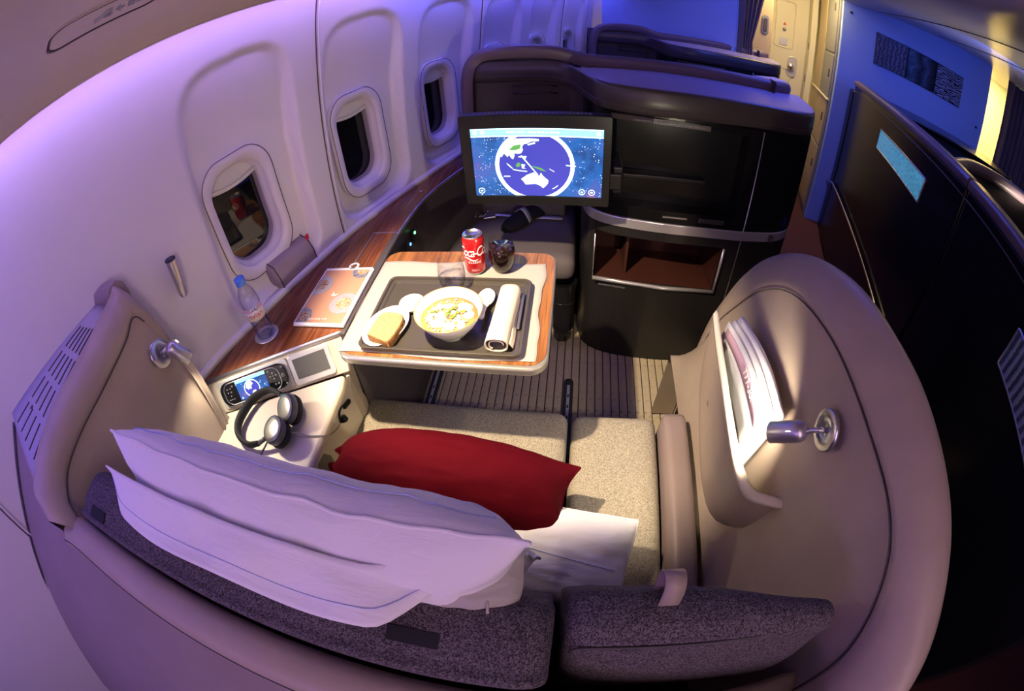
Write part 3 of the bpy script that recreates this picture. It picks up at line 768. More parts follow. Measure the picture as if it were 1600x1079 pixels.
# back ledge, back panel behind it
led_path = smoothpath([(-.872, -.052, .985), (-.80, -.046, .983), (-.55, -.050, .98), (-.25, -.052, .976), (.0, -.055, .960), (.12, -.060, .915), (.28, -.055, .86), (.42, -.045, .80)], 6)
sec = [(-.036, -.012), (-.030, .004), (-.012, .014), (.012, .014), (.028, .006), (.036, -.010), (.034, -.05), (-.030, -.05)]
mk('back_ledge', rings([[p + YY*a + ZZ*b for a, b in sec] for p in led_path], True, True, True), 'taupe_leather', shell)
mk('ledge_seam', tube([p + Vector((0, -.031, .003)) for p in led_path], .0014, 6), 'seam_dark', shell)
def backp(s, t):
    if s < .2: a = Vector((-1.11, .045, 1.12)).lerp(Vector((-.90, -.075, .975)), (s/.2)**.8)
    else: a = Vector((-.90, -.075, .975)).lerp(Vector((.50, -.09, .93)), (s-.2)/.8)
    b = Vector((-1.33 + 1.95*s, -.57, .42)); p = a.lerp(b, t); p.z += .04*sin(pi*t); return p
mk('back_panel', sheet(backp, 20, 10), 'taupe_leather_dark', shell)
mk('back_panel_edge', tube([backp(0, k/10) + Vector((-.004, 0, .003)) for k in range(11)], .006, 8), 'seam_dark', shell)
# pocket on the right wing
def pocket():
    out = []
    ys = [.775, .70, .60, .50, .42, .37, .332, .316]; xs = [.343, .336, .331, .329, .331, .339, .362, .432]
    zt = [.838, .828, .818, .808, .802, .797, .792, .786]; zb = [.62, .58, .555, .545, .555, .58, .63, .66]
    pts = [[Vector((x, y, z0 + (z1-z0)*k/6 if k else z0)) + Vector((.020*(1-k/6)**2, 0, 0)) for k in range(7)] for x, y, z1, z0 in zip(xs, ys, zt, zb)]
    return rings(pts, False)
mk('pocket_front', pocket(), 'taupe_leather', shell, solid=.010, sub=1)
ptop = smoothpath([(.343, .775, .838), (.336, .70, .828), (.331, .60, .818), (.329, .50, .808), (.331, .42, .802), (.339, .37, .797), (.362, .332, .792), (.432, .312, .786)], 5)
mk('pocket_rim', rings([[q + Vector((-.007, -.007, -.008)), q + Vector((-.007, -.007, .003)), q + Vector((.0, .0, .007)), q + Vector((.009, .009, .003)), q + Vector((.009, .009, -.008))] for q in ptop], True, True, True), 'cream_panel', shell)
mk('pocket_tag', obox((.333, .56, .71), (0, 1, 0), (0, 0, 1), (1, 0, 0), .12, .022, .004), 'silver_soft', shell, smooth=False, bevel=.001)
# vented cover between shell and side wall
vent = thing('vent_cover', 'slotted vent cover between left seat shell and side wall', 'vent', (-1.0, .15, 0))
def vc(s, t, h=0):
    a = Vector((-.957, .405, 1.128)).lerp(Vector((-.925, -.040, 1.055)), s); v = .03 - .35*s; b = F(-1.068, v, 1.152 - .012*s)
    return a.lerp(b, t) + ZZ*h
mk('cover', sheet(vc, 14, 6), 'dado_plastic', vent, solid=.006)
for gi in range(4):
    for rj in range(6):
        s0, s1 = .14 + gi*.205, .14 + gi*.205 + .165; t = .14 + rj*.135
        s0 += t*.06; s1 += t*.06
        if s1 > .98: continue
        a, b = vc(s0, t, .003), vc(s1, t, .003); d = (b-a).normalized(); up = ZZ; sd = d.cross(up).normalized()
        mk('vent_slot', obox((a+b)/2, d, sd, d.cross(sd), (b-a).length, .0032, .004), 'seam_dark', vent, smooth=False)
mk('screw', lathe([(.005, 0), (.005, .002)], 10, vc(.16, .20, .003), ZZ, cap1=True), 'seam_dark', vent)
mk('screw', lathe([(.005, 0), (.005, .002)], 10, vc(.80, .72, .003), ZZ, cap1=True), 'seam_dark', vent)

# ================================================================== SIDE CONSOLE
con = thing('side_console', 'walnut topped side console under the windows', 'console', (-.75, .9, 0))
inner_edge = [p.xy for p in smoothpath([(-.563, .716, 0), (-.556, .80, 0), (-.560, .95, 0), (-.564, 1.182, 0), (-.545, 1.402, 0), (-.509, 1.554, 0), (-.454, 1.71, 0), (-.40, 1.86, 0)], 6)]
wall_edge = [F(ub(.78) - interp(JU, v) - .004, v, 0).xy for v in [1.78 - .04*k for k in range(42)]]
top_poly = [(-.938, .493)] + [tuple(p) for p in inner_edge] + [tuple(p) for p in wall_edge if p[1] > .5]
mk('wood_top', prism(top_poly, .758, .780), 'walnut', con, smooth=False)
mk('wood_edge', tube([Vector((-.945, .489, .772)), Vector((-.575, .709, .772))] + [Vector((p[0], p[1], .772)) for p in inner_edge[2:]], .0075, 8), 'silver_soft', con)
mk('inlay_line', box(-.648, -.566, 1.171, 1.175, .7795, .7812), 'silver_soft', con, smooth=False)
mk('inlay_line', box(-.650, -.6465, .96, 1.174, .7795, .7812), 'silver_soft', con, smooth=False)
mk('table_slot', box(-.575, -.553, .74, 1.16, .7790, .7808), 'seam_dark', con, smooth=False)
mk('button', lathe([(.005, 0), (.005, .002), (.003, .003)], 12, (-.572, 1.47, .780), cap1=True), 'silver', con)
# inner side of the console, down to the floor
def cside(s, t):
    k = s*(len(inner_edge)-1); i = min(int(k), len(inner_edge)-2); p = Vector(inner_edge[i]).lerp(Vector(inner_edge[i+1]), k-i)
    return Vector((p.x - .008 - .03*t, p.y, .765*(1-t)))
mk('side_panel', sheet(cside, 30, 8), 'dark_taupe', con)
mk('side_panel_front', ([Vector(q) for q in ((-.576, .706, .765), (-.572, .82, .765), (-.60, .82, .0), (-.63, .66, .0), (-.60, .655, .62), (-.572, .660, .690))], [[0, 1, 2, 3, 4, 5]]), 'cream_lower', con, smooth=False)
SA0 = Vector((-.942, .491, .775)); EX = Vector((.858, .513, 0)).normalized(); EY = Vector((-.248, .414, .876)).normalized(); EN = EX.cross(EY).normalized()
if EN.z < 0: EN = -EN
def SP(a, b, c=0): return SA0 + EX*a + EY*b + EN*c
mk('control_panel', ([SP(-.02, 0), SP(.437, 0), SP(.425, -.108), SP(-.02, -.100), SP(-.02, 0, -.03), SP(.437, 0, -.03), SP(.425, -.108, -.03), SP(-.02, -.1, -.03)], box(0, 1, 0, 1, 0, 1)[1] if False else [[0, 1, 2, 3], [4, 7, 6, 5], [0, 4, 5, 1], [1, 5, 6, 2], [2, 6, 7, 3], [3, 7, 4, 0]]), 'cream_panel', con, smooth=False, bevel=.004)
shelf_poly = [(-.96, .43), (-.561, .648), (-.550, .60), (-.545, .383), (-.545, .10), (-.87, .10), (-.93, .38)]
mk('arm_shelf', prism(shelf_poly, .655, .690), 'cream_panel', con, smooth=False, bevel=.012, seg=4)
mk('shelf_lid', plate((0, 0, .690), XX, YY, ZZ, [(-.880, .462), (-.700, .560), (-.690, .52), (-.700, .34), (-.860, .34)], .002), 'cream_panel', con, smooth=False, bevel=.001)
mk('lid_groove', tube([(-.882, .462, .6905), (-.700, .563, .6905), (-.688, .52, .6905), (-.698, .34, .6905)], .0016, 6), 'seam_dark', con)
mk('arm_side', sheet(lambda s, t: Vector((-.556 - .060*t - .012*sin(pi*s), .66 - .56*s, .672 - .40*t)), 12, 6), 'cream_panel', con)
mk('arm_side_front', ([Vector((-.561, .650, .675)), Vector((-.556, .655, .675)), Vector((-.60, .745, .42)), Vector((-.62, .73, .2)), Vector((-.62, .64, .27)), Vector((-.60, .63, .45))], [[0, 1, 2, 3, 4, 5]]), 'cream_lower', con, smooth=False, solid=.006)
mk('arm_pocket', plate((-.580, .43, .575), YY, ZZ, XX, [(-.03, -.05), (.03, -.06), (.035, 0), (.012, .05), (-.02, .045)], .004), 'dark_taupe', con, smooth=False)
mk('socket_plate', obox((-.572, .598, .618), (0, 1, -.15), (.15, .15, 1), (1, 0, -.15), .06, .065, .006), 'cream_panel', con, smooth=False, bevel=.004)
# power ports further along the console side
for y, z, m in ((1.292, .700, 'green_led'), (1.235, .688, 'blue_led')):
    pt = mk('power_port', obox((-.560, y, z-.012), YY, ZZ, XX, .030, .045, .010), 'black_plastic', con, smooth=False, bevel=.004)
    mk('port_led', obox((-.554, y, z+.004), YY, ZZ, XX, .008, .008, .004), m, pt, smooth=False)
# handset dock and handset
dock = mk('handset_dock', ([SP(a, b, h) for h in (-.002, .004) for a, b in rrect(.046, .268, -.093, -.014, .010, 4)], prism(rrect(0, 1, 0, 1, .1, 4), 0, 1)[1]), 'frame_grey', con, smooth=False, bevel=.0015)
hs = thing('handset', 'black remote handset with a lit map screen in the console dock', 'remote', SP(.155, -.05, .004))
def SPr(a0, a1, b0, b1, r, h0, h1, n=6): return [SP(a, b, h) for h in (h0, h1) for a, b in rrect(a0, a1, b0, b1, r, n)], prism(rrect(0, 1, 0, 1, .1, n), 0, 1)[1]
mk('body', SPr(.053, .261, -.087, -.019, .026, .004, .016), 'black_gloss', hs, smooth=False, bevel=.004, seg=3)
mk('bezel', tube([SP(a, b, .0165) for a, b in rrect(.066, .240, -.083, -.023, .022, 6)], .0012, 6, True), 'silver', hs)
ds = mk('display', SPr(.108, .202, -.079, -.024, .001, .0155, .0170, 2), 'scr_stars', hs, smooth=False)
mk('header_bar', SPr(.108, .202, -.032, -.024, .0005, .0168, .0173, 2), 'scr_bar', ds, smooth=False)
gc = SP(.152, -.056, .0172)
mk('globe', disc(gc, EX, EY, .022, .022, 28), 'scr_ocean', ds, smooth=False)
mk('globe_ring', tube([gc + EX*.0225*cos(a) + EY*.0225*sin(a) + EN*.0003 for a in [2*pi*k/32 for k in range(32)]], .0009, 6, True), 'scr_white', ds)
mk('land', ([gc + EN*.0004 + EX*a*.022 + EY*b*.022 for a, b in ((-.8, .3), (-.5, .8), (.1, .95), (.3, .5), (0, .3), (-.1, -.1), (-.4, .1), (-.5, -.1))], [[0, 1, 2, 3, 4, 5, 6, 7]]), 'scr_land', ds, smooth=False)
mk('land', ([gc + EN*.0004 + EX*a*.022 + EY*b*.022 for a, b in ((-.1, -.4), (.3, -.3), (.5, -.6), (.2, -.8), (-.2, -.7))], [[0, 1, 2, 3, 4]]), 'scr_land', ds, smooth=False)
for a, b in ((.115, -.073), (.185, -.073), (.194, -.073)): mk('icon', disc(SP(a, b, .0173), EX, EY, .0028, .0028, 12), 'scr_bar', ds, smooth=False)
def btn(a, b, r, m='print_grey'): mk('button', lathe([(r, 0), (r, .0012), (r*.6, .002)], 12, SP(a, b, .0160), EN, cap1=True), m, hs)
for k in range(4): btn(.222 + .008*cos(k*pi/2), -.046 + .008*sin(k*pi/2), .0024)
btn(.222, -.046, .0030, 'grey_plastic'); btn(.221, -.069, .0028, 'print_grey'); btn(.231, -.069, .0028, 'print_grey'); btn(.211, -.031, .0022); btn(.249, -.053, .0065, 'grey_plastic'); btn(.252, -.030, .0022); btn(.252, -.076, .0022)
for a, b in ((.078, -.038), (.088, -.038), (.078, -.048), (.088, -.048), (.083, -.058), (.076, -.068), (.083, -.068), (.090, -.068), (.096, -.034)): btn(a, b, .0017)
# seat control touch screen
ts = thing('touch_screen', 'silver framed seat control screen, switched off, next to the handset', 'screen', SP(.33, -.055, .0))
mk('frame', SPr(.272, .390, -.097, -.014, .010, -.001, .007, 5), 'frame_grey', ts, smooth=False, bevel=.002)
mk('display', SPr(.284, .377, -.081, -.026, .001, .0068, .0078, 2), 'grey_plastic', ts, smooth=False)

# ================================================================== MONITOR CABINET (own suite) and its twin in the next suite
def make_cabinet():
    t = thing('monitor_cabinet', 'black monitor cabinet with silver band and open niche in front of the seat', 'cabinet', (.45, 1.7, 0))
    base = [(.030, 1.62), (.044, 1.527), (.079, 1.465), (.17, 1.419), (.352, 1.392), (.588, 1.391), (.70, 1.402), (.80, 1.425), (.865, 1.47), (.905, 1.55), (.93, 1.70), (.93, 2.05), (.03, 2.05)]
    fr = [p.xy for p in smoothpath([(a, b, 0) for a, b in base[:11]], 4)]
    out = [tuple(p) for p in fr] + base[11:]
    def notch(x0, x1, depth):
        res = []; done = False
        for p in out:
            if x0 < p[0] < x1 and p[1] < 1.6:
                if not done:
                    y0 = 1.425; res += [(x0, 1.425 if x0 < .2 else 1.39), (x0 + .01, 1.42 + depth), (x1 - .01, 1.39 + depth), (x1, 1.391)]; done = True
                continue
            res.append(p)
        return res
    def sl(name, poly, z0, z1, m, **k): return mk(name, prism(poly, z0, z1), m, t, smooth=False, **k)
    sl('lower_body', out, .0, .425, 'dark_panel')
    sl('lower_body_sides', notch(.083, .572, .25), .425, .632, 'dark_panel')
    sl('lower_body_top', out, .632, .672, 'dark_panel')
    mk('niche_lining', rings([[Vector((a, b, z)) for a, b in ((.086, 1.43), (.095, 1.655), (.56, 1.63), (.569, 1.40))] for z in (.4262, .4278, .6300, .6312)], False), 'niche_red', t, smooth=False)
    mk('niche_floor', prism([(.09, 1.425), (.10, 1.66), (.56, 1.64), (.566, 1.395)], .4255, .430), 'niche_red', t, smooth=False)
    mk('niche_divider', box(.205, .215, 1.46, 1.64, .43, .631), 'niche_red', t, smooth=False)
    mk('niche_chrome', tube([(.080, 1.424, .428), (.2, 1.408, .424), (.36, 1.388, .422), (.575, 1.385, .424)], .0085, 8), 'band_silver', t)
    mk('niche_chrome', tube([(.575, 1.386, .424), (.574, 1.386, .630)], .006, 8), 'band_silver', t)
    mk('niche_chrome', tube([(.080, 1.424, .428), (.081, 1.424, .631)], .003, 8), 'silver_soft', t)
    off = lambda d: [(a, b - d) for a, b in out[:-2]] + out[-2:]
    sl('silver_band', [(a - .004, b - .006) if b < 1.9 else (a, b) for a, b in out], .672, .712, 'band_silver', bevel=.003)
    mk('band_catch', box(.755, .775, 1.395, 1.43, .680, .704), 'seam_dark', t, smooth=False)
    sl('upper_body_bottom', out, .712, .762, 'dark_lacquer')
    sl('upper_body', notch(.135, .585, .055), .762, 1.086, 'dark_lacquer')
    sl('upper_body_top', out, 1.086, 1.112, 'dark_lacquer')
    mk('recess_back', prism([(.137, 1.478), (.14, 1.49), (.58, 1.46), (.582, 1.445)], .763, 1.085), 'black_plastic', t, smooth=False)
    mk('recess_shelf', box(.14, .46, 1.415, 1.47, .868, .885), 'black_plastic', t, smooth=False, bevel=.004)
    mk('speaker_grille', obox((.50, 1.392, .738), XX, ZZ, -YY, .10, .020, .006), 'grey_plastic', t, smooth=False, bevel=.002)
    for k in range(12): mk('grille_slot', box(.455 + .008*k, .458 + .008*k, 1.386, 1.390, .730, .746), 'black_matte', t, smooth=False)
    mk('maker_plate', obox((.36, 1.3895, .740), XX, ZZ, -YY, .09, .006, .003), 'silver_soft', t, smooth=False)
    mk('door_seam', tube([(.637, 1.3935, .01), (.637, 1.3935, 1.11)], .0022, 6), 'silver_soft', t)
    # notices
    sg = mk('notice_strip', prism([(.115, 1.425), (.25, 1.394), (.44, 1.383), (.44, 1.39), (.25, 1.401), (.117, 1.433)], 1.082, 1.100), 'bronze_panel', t, smooth=False)
    text('notice_text', 'NON-SMOKING | FASTEN SEAT BELT WHILE SEATED', 'print_grey', t, (.30, 1.3845, 1.091), Vector((1, -.05, 0)).normalized(), ZZ, -YY, .010)
    text('niche_text', 'MAXIMUM STOWAGE', 'print_grey', t, (.16, 1.4165, .395), Vector((1, -.17, 0)).normalized(), ZZ, -YY, .011)
    # counter: plan with an S-curve
    cedge = smoothpath([(-.40, 1.705, 0), (-.25, 1.70, 0), (-.09, 1.695, 0), (-.02, 1.665, 0), (.036, 1.54, 0), (.084, 1.446, 0), (.199, 1.386, 0), (.405, 1.382, 0), (.65, 1.415, 0), (.80, 1.445, 0), (.875, 1.49, 0), (.925, 1.60, 0), (.955, 1.79, 0)], 6)
    lift = lambda x: .030*(1 - sstep(-.12, .10, x))
    def band(off, zlo, zhi): return [[Vector((p.x, p.y - off, zlo + lift(p.x))), Vector((p.x, p.y - off - .006, (zlo+zhi)/2 + lift(p.x))), Vector((p.x, p.y - off, zhi + lift(p.x)))] for p in cedge]
    mk('counter_band', rings([[Vector((p.x, p.y + .05, 1.105 + lift(p.x))), Vector((p.x, p.y + .004, 1.112 + lift(p.x))), Vector((p.x, p.y, 1.120 + lift(p.x))), Vector((p.x, p.y - .004, 1.150 + lift(p.x))), Vector((p.x, p.y - .002, 1.190 + lift(p.x))), Vector((p.x, p.y + .006, 1.200 + lift(p.x))), Vector((p.x, p.y + .02, 1.202 + lift(p.x)))] for p in cedge], False), 'bronze_panel', t)
    mk('band_line', tube([Vector((p.x, p.y - .002, 1.135 + lift(p.x))) for p in cedge], .0022, 6), 'seam_dark', t)
    mk('band_label', obox((.135, 1.412, 1.152), Vector((.86, -.45, 0)).normalized(), ZZ, Vector((-.45, -.86, 0)), .07, .016, .004), 'silver_soft', t, smooth=False)
    ce = [p for p in cedge if p.x > -.03]
    mk('counter_top', (lambda poly: prism(poly, 1.190, 1.2015))([(p.x, p.y + .012) for p in ce] + [(.93, 1.80), (.80, 1.745), (.55, 1.735), (.30, 1.74), (.07, 1.72)]), 'counter_grey', t, smooth=False)
    # leather rim running up the left, over the top and along the counter's back
    rp = smoothpath([(-.415, 1.70, .86), (-.412, 1.70, 1.05), (-.400, 1.70, 1.18), (-.365, 1.71, 1.243), (-.30, 1.715, 1.262), (-.18, 1.72, 1.266), (-.07, 1.725, 1.258), (.0, 1.735, 1.238), (.07, 1.745, 1.225), (.30, 1.755, 1.222), (.55, 1.75, 1.222), (.80, 1.762, 1.222), (.905, 1.80, 1.221)], 6)
    rows = []
    for i, p in enumerate(rp):
        tv = (rp[min(i+1, len(rp)-1)] - rp[max(i-1, 0)]).normalized(); nn = YY.cross(tv).normalized()
        if nn.dot(Vector((-.6, 0, .8))) < 0: nn = -nn
        rows.append([p + nn*a + YY*b for a, b in ((-.026, -.014), (.010, -.018), (.022, -.008), (.026, .012), (.020, .034), (-.026, .036))])
    mk('leather_rim', rings(rows, True, True, True), 'rim_leather', t, bevel=.003)
    for x in (-.20, .80): mk('rim_seam', obox((x, 1.742, 1.250 if x < 0 else 1.224), XX, YY, ZZ, .003, .062, .054), 'seam_dark', t, smooth=False)
    mk('rim_cap', prism([(.78, 1.78), (.92, 1.80), (.955, 1.90), (.90, 1.97), (.74, 1.86)], 1.19, 1.240), 'counter_grey', t, smooth=False, bevel=.02, seg=3)
    # recessed panel behind the monitor
    mk('back_panel', ([Vector((a, b, c)) for a, b, c in ((-.40, 1.722, .60), (-.02, 1.722, .60), (.03, 1.70, .60), (.03, 1.70, 1.14), (-.02, 1.72, 1.235), (-.10, 1.722, 1.25), (-.34, 1.722, 1.24), (-.39, 1.722, 1.20))], [[0, 1, 4, 5, 6, 7], [1, 2, 3, 4]]), 'bronze_panel', t, smooth=False)
    mk('panel_label', box(-.385, -.29, 1.708, 1.722, 1.168, 1.182), 'silver_soft', t, smooth=False, bevel=.002)
    mk('panel_slot', box(-.285, -.06, 1.710, 1.722, 1.165, 1.183), 'dark_panel', t, smooth=False, bevel=.003)
    for z in (1.12, 1.09): mk('panel_handle', tube([(-.235, 1.716, z), (-.20, 1.712, z+.004), (-.10, 1.712, z+.004), (-.065, 1.716, z)], .004, 8), 'dark_panel', t)
    mk('footwell_back', box(-.44, .03, 2.03, 2.06, 0, 1.22), 'dark_taupe', t, smooth=False)
    return t
cab = make_cabinet()
cab2 = copy_tree(cab, F(0, 1.58, 0), label='twin black monitor cabinet of the next suite, seen beyond the first')
cab['group'] = cab2['group'] = 'monitor cabinets'
# ================================================================== MONITOR
mon = thing('monitor', 'swing-out screen showing a flight map with a globe', 'monitor', (-.12, 1.32, .81))
mk('housing', box(-.350, .112, 1.304, 1.345, .810, 1.122), 'black_plastic', mon, smooth=False, bevel=.008, seg=3)
bz = lambda x0, x1, z0, z1, r, y: [Vector((q[0], y, q[1])) for q in rrect(x0, x1, z0, z1, r, 4)]
mk('bezel', rings([bz(-.350, .112, .810, 1.122, .008, 1.308), bz(-.350, .112, .810, 1.122, .008, 1.300), bz(-.348, .110, .812, 1.120, .007, 1.298), bz(-.318, .088, .840, 1.078, .002, 1.298), bz(-.316, .086, .842, 1.076, .002, 1.304)]), 'black_plastic', mon, auto=30)
top_v = mk('vent_strip', box(-.27, .05, 1.310, 1.330, 1.1215, 1.1235), 'grey_plastic', mon, smooth=False)
for k in range(26): mk('vent_hole', lathe([(.0035, 0), (.0035, .0008)], 8, (-.262 + .012*k, 1.32, 1.1235), cap1=True), 'black_matte', top_v)
mk('hinge', box(.100, .150, 1.31, 1.335, .870, .925), 'black_plastic', mon, smooth=False, bevel=.004)
arm = mk('swing_arm', box(.12, .155, 1.325, 1.50, .850, .945), 'black_plastic', mon, smooth=False, bevel=.006)
dsp = mk('display', box(-.3165, .0865, 1.3025, 1.305, .8415, 1.0765), 'scr_stars', mon, smooth=False)
gx, gz, gs, yy = -.1235, .948, .000307, 1.3018
def G(px, py, d=0): return Vector((gx + (px-800)*gs, yy - d, gz - (py-540)*gs))
def gpoly(name, pts, m, d): mk(name, ([G(a, b, d) for a, b in pts], [list(range(len(pts)))]), m, dsp, smooth=False)
def inz(p): return Vector((p.x, p.y, max(.8425, min(1.0755, p.z))))
gl_ = [inz(G(800 + 372*cos(2*pi*k/72), 540 + 372*sin(2*pi*k/72))) for k in range(72)]
mk('globe', (gl_, [list(range(72))]), 'scr_ocean', dsp, smooth=False)
hal = [[inz(G(800 + r*cos(2*pi*k/72), 540 + r*sin(2*pi*k/72), .0002)) for k in range(72)] for r in (362, 402)]
mk('globe_halo', rings(hal), 'scr_white', dsp, smooth=False)
gpoly('land_australia', [(655, 690), (690, 665), (720, 640), (760, 625), (790, 612), (815, 635), (845, 655), (860, 615), (880, 650), (910, 680), (935, 700), (930, 740), (905, 770), (880, 795), (860, 775), (830, 755), (790, 745), (750, 752), (700, 755), (680, 720)], 'scr_land', .0004)
gpoly('land_asia', [(455, 430), (480, 350), (540, 280), (620, 235), (760, 232), (850, 240), (850, 262), (770, 268), (735, 290), (700, 295), (680, 330), (690, 360), (670, 395), (640, 405), (600, 395), (600, 430), (585, 465), (565, 450), (548, 415), (530, 440), (510, 415), (495, 400), (470, 440)], 'scr_land', .0004)
gpoly('land_asia_green', [(545, 360), (600, 310), (670, 300), (660, 345), (610, 365)], 'scr_green', .0006)
gpoly('land_sumatra', [(512, 503), (545, 530), (580, 572), (562, 566), (528, 532)], 'scr_land', .0004)
gpoly('land_java', [(570, 575), (640, 588), (725, 598), (715, 608), (640, 600), (580, 586)], 'scr_land', .0004)
gpoly('land_borneo', [(605, 535), (632, 498), (656, 510), (650, 548), (620, 556)], 'scr_green', .0004)
gpoly('land_sulawesi', [(665, 520), (705, 525), (690, 560), (712, 572), (670, 568)], 'scr_land', .0004)
gpoly('land_new_guinea', [(765, 540), (810, 545), (870, 565), (918, 602), (870, 592), (820, 570)], 'scr_green', .0004)
gpoly('land_philippines', [(640, 432), (720, 430), (718, 442), (700, 470), (680, 445), (640, 442)], 'scr_white', .0004)
gpoly('land_japan', [(735, 298), (770, 285), (812, 272), (812, 290), (760, 305), (740, 312)], 'scr_land', .0004)
gpoly('land_new_zealand', [(970, 802), (1005, 778), (1035, 752), (1028, 770), (990, 800)], 'scr_land', .0004)
gpoly('land_islands', [(945, 566), (1000, 598), (994, 604), (950, 575)], 'scr_land', .0004)
gpoly('flight_path', [(662, 425), (672, 420), (834, 640), (824, 644)], 'scr_white', .0006)
gpoly('grid_mark', [(480, 655), (545, 655), (545, 665), (480, 665)], 'scr_white', .0006)
gpoly('grid_mark', [(1115, 520), (1215, 526), (1215, 536), (1115, 530)], 'scr_white', .0006)
mk('header_bar', ([Vector((x, yy - .0008, z)) for x, z in ((-.316, 1.0505), (.086, 1.0505), (.086, 1.0762), (-.316, 1.0762))], [[0, 1, 2, 3]]), 'scr_bar', dsp, smooth=False)
for z in (1.050, 1.0745): mk('header_line', ([Vector((x, yy - .001, zz)) for x, zz in ((-.316, z-.0015), (.086, z-.0015), (.086, z+.0015), (-.316, z+.0015))], [[0, 1, 2, 3]]), 'scr_white', dsp, smooth=False)
text('header_text', 'Flight CX101 - Hong Kong to Sydney', 'scr_white', mon, (-.125, yy - .0014, 1.0635), XX, ZZ, -YY, .0105)
def icon(px, pz, r, fill=True):
    c = Vector((px, yy - .0012, pz))
    mk('icon_ring', tube([c + XX*r*cos(a) + ZZ*r*sin(a) for a in [2*pi*k/24 for k in range(24)]], .0009, 6, True), 'scr_white', dsp)
    if fill: mk('icon_mark', disc(c, XX, ZZ, r*.45, r*.30, 12), 'scr_white', dsp, smooth=False)
icon(-.297, .860, .0095); icon(.024, .860, .0095); icon(.055, .860, .0095); icon(-.302, 1.0635, .006); icon(-.279, 1.0635, .006); icon(.072, 1.0635, .006)

# ================================================================== OTTOMAN NOOK
ott = thing('ottoman', 'upholstered ottoman below the monitor', 'ottoman', (-.25, 1.75, 0))
mk('cushion', padded(-.535, .012, 1.48, 2.0, .345, .460, .045, .006), 'ottoman_fabric', ott)
mk('back_cushion', padded(-.455, -.035, 1.84, 2.02, .44, .545, .035, .01), 'ottoman_fabric', ott)
mk('plinth', box(-.50, -.03, 1.66, 2.0, .0, .35), 'dark_taupe', ott, smooth=False, bevel=.02)
mk('belt', sheet(lambda s, t: Vector((-.45 + .40*s, 1.80 + .03*t + .012*sin(s*5), .472 + .004*sin(s*9))), 20, 2), 'frame_grey', ott, solid=.003)
mk('belt_buckle', obox((-.39, 1.80, .478), (1, .3, 0), (-.3, 1, 0), ZZ, .055, .035, .010), 'silver_soft', ott, smooth=False, bevel=.003)
mask = thing('eye_mask', 'dark eye mask with a pale strap lying on the ottoman', 'eye mask', (-.22, 1.78, .463))
def mfn(s, t):
    a = Vector((-.305, 1.675, 0)); b = Vector((-.145, 1.90, 0)); d = (b-a).normalized(); sd = Vector((-d.y, d.x, 0)); L = (b-a).length
    w = .052*(1 - .35*abs(2*s-1)**3)*(1 - .25*math.exp(-((s-.5)/.08)**2)) * sqrt(max(.02, 1-(2*s-1)**6))
    return a + d*L*s + sd*w*(2*t-1) + ZZ*(.470 + .035*(1-(2*t-1)**2) + .012*sin(pi*s))
mk('mask_body', sheet(mfn, 24, 10), 'black_matte', mask, solid=.006)
mk('mask_strap', sheet(lambda s, t: mfn(.42 + .1*t, s*1.1 - .05) + ZZ*(.006 + .010*sin(pi*s)), 12, 2), 'frame_grey', mask, solid=.002)
gls = thing('eyeglasses', 'folded wire eyeglasses at the left of the ottoman', 'glasses', (-.40, 1.84, .47))
for dx in (0, .045): mk('lens_rim', tube([Vector((-.42 + dx + .019*cos(a), 1.86 + .008*cos(a), .505 + .017*sin(a))) for a in [2*pi*k/20 for k in range(20)]], .0018, 6, True), 'chrome', gls)
for dx in (-.02, .064): mk('temple', tube([(-.42 + dx, 1.86, .507), (-.43 + dx*.6, 1.80, .505), (-.44 + dx*.4, 1.765, .492)], .0018, 6), 'chrome', gls)
mk('bridge', tube([(-.401, 1.868, .508), (-.3975, 1.87, .512), (-.394, 1.871, .508)], .0015, 6), 'chrome', gls)
bag = thing('black_pouch', 'black glossy bin liner pouch beside the cabinet under the ottoman', 'bag', (-.03, 1.45, .0))
mk('pouch', rings([[Vector((-.035 + r*cos(a)*(1+.08*sin(3*a+z*20)), 1.50 + r*.8*sin(a), z)) for a in [2*pi*k/24 for k in range(24)]] for r, z in ((.02, .012), (.040, .015), (.048, .10), (.050, .22), (.054, .30), (.058, .345))], True, True), 'black_gloss', bag)
mk('pouch_fold', tube([Vector((-.035 + .050*cos(a), 1.50 + .04*sin(a), .245)) for a in [2*pi*k/24 for k in range(24)]], .004, 6, True), 'black_gloss', bag)

# seat tracks in the floor
for x, y1 in ((-.566, 1.30), (.008, 1.245)):
    tr = mk('seat_track', prism(rrect(x-.020, x+.020, .64, y1, .019, 6), .003, .020), 'track_dark', floor, smooth=False, bevel=.004)
    mk('track_rail', box(x-.006, x+.006, .64, y1-.04, .019, .0225), 'frame_grey', tr, smooth=False)
    for k in range(9): mk('track_hole', box(x-.0035, x+.0035, .70+.055*k, .716+.055*k, .0222, .0229), 'seam_dark', tr, smooth=False)

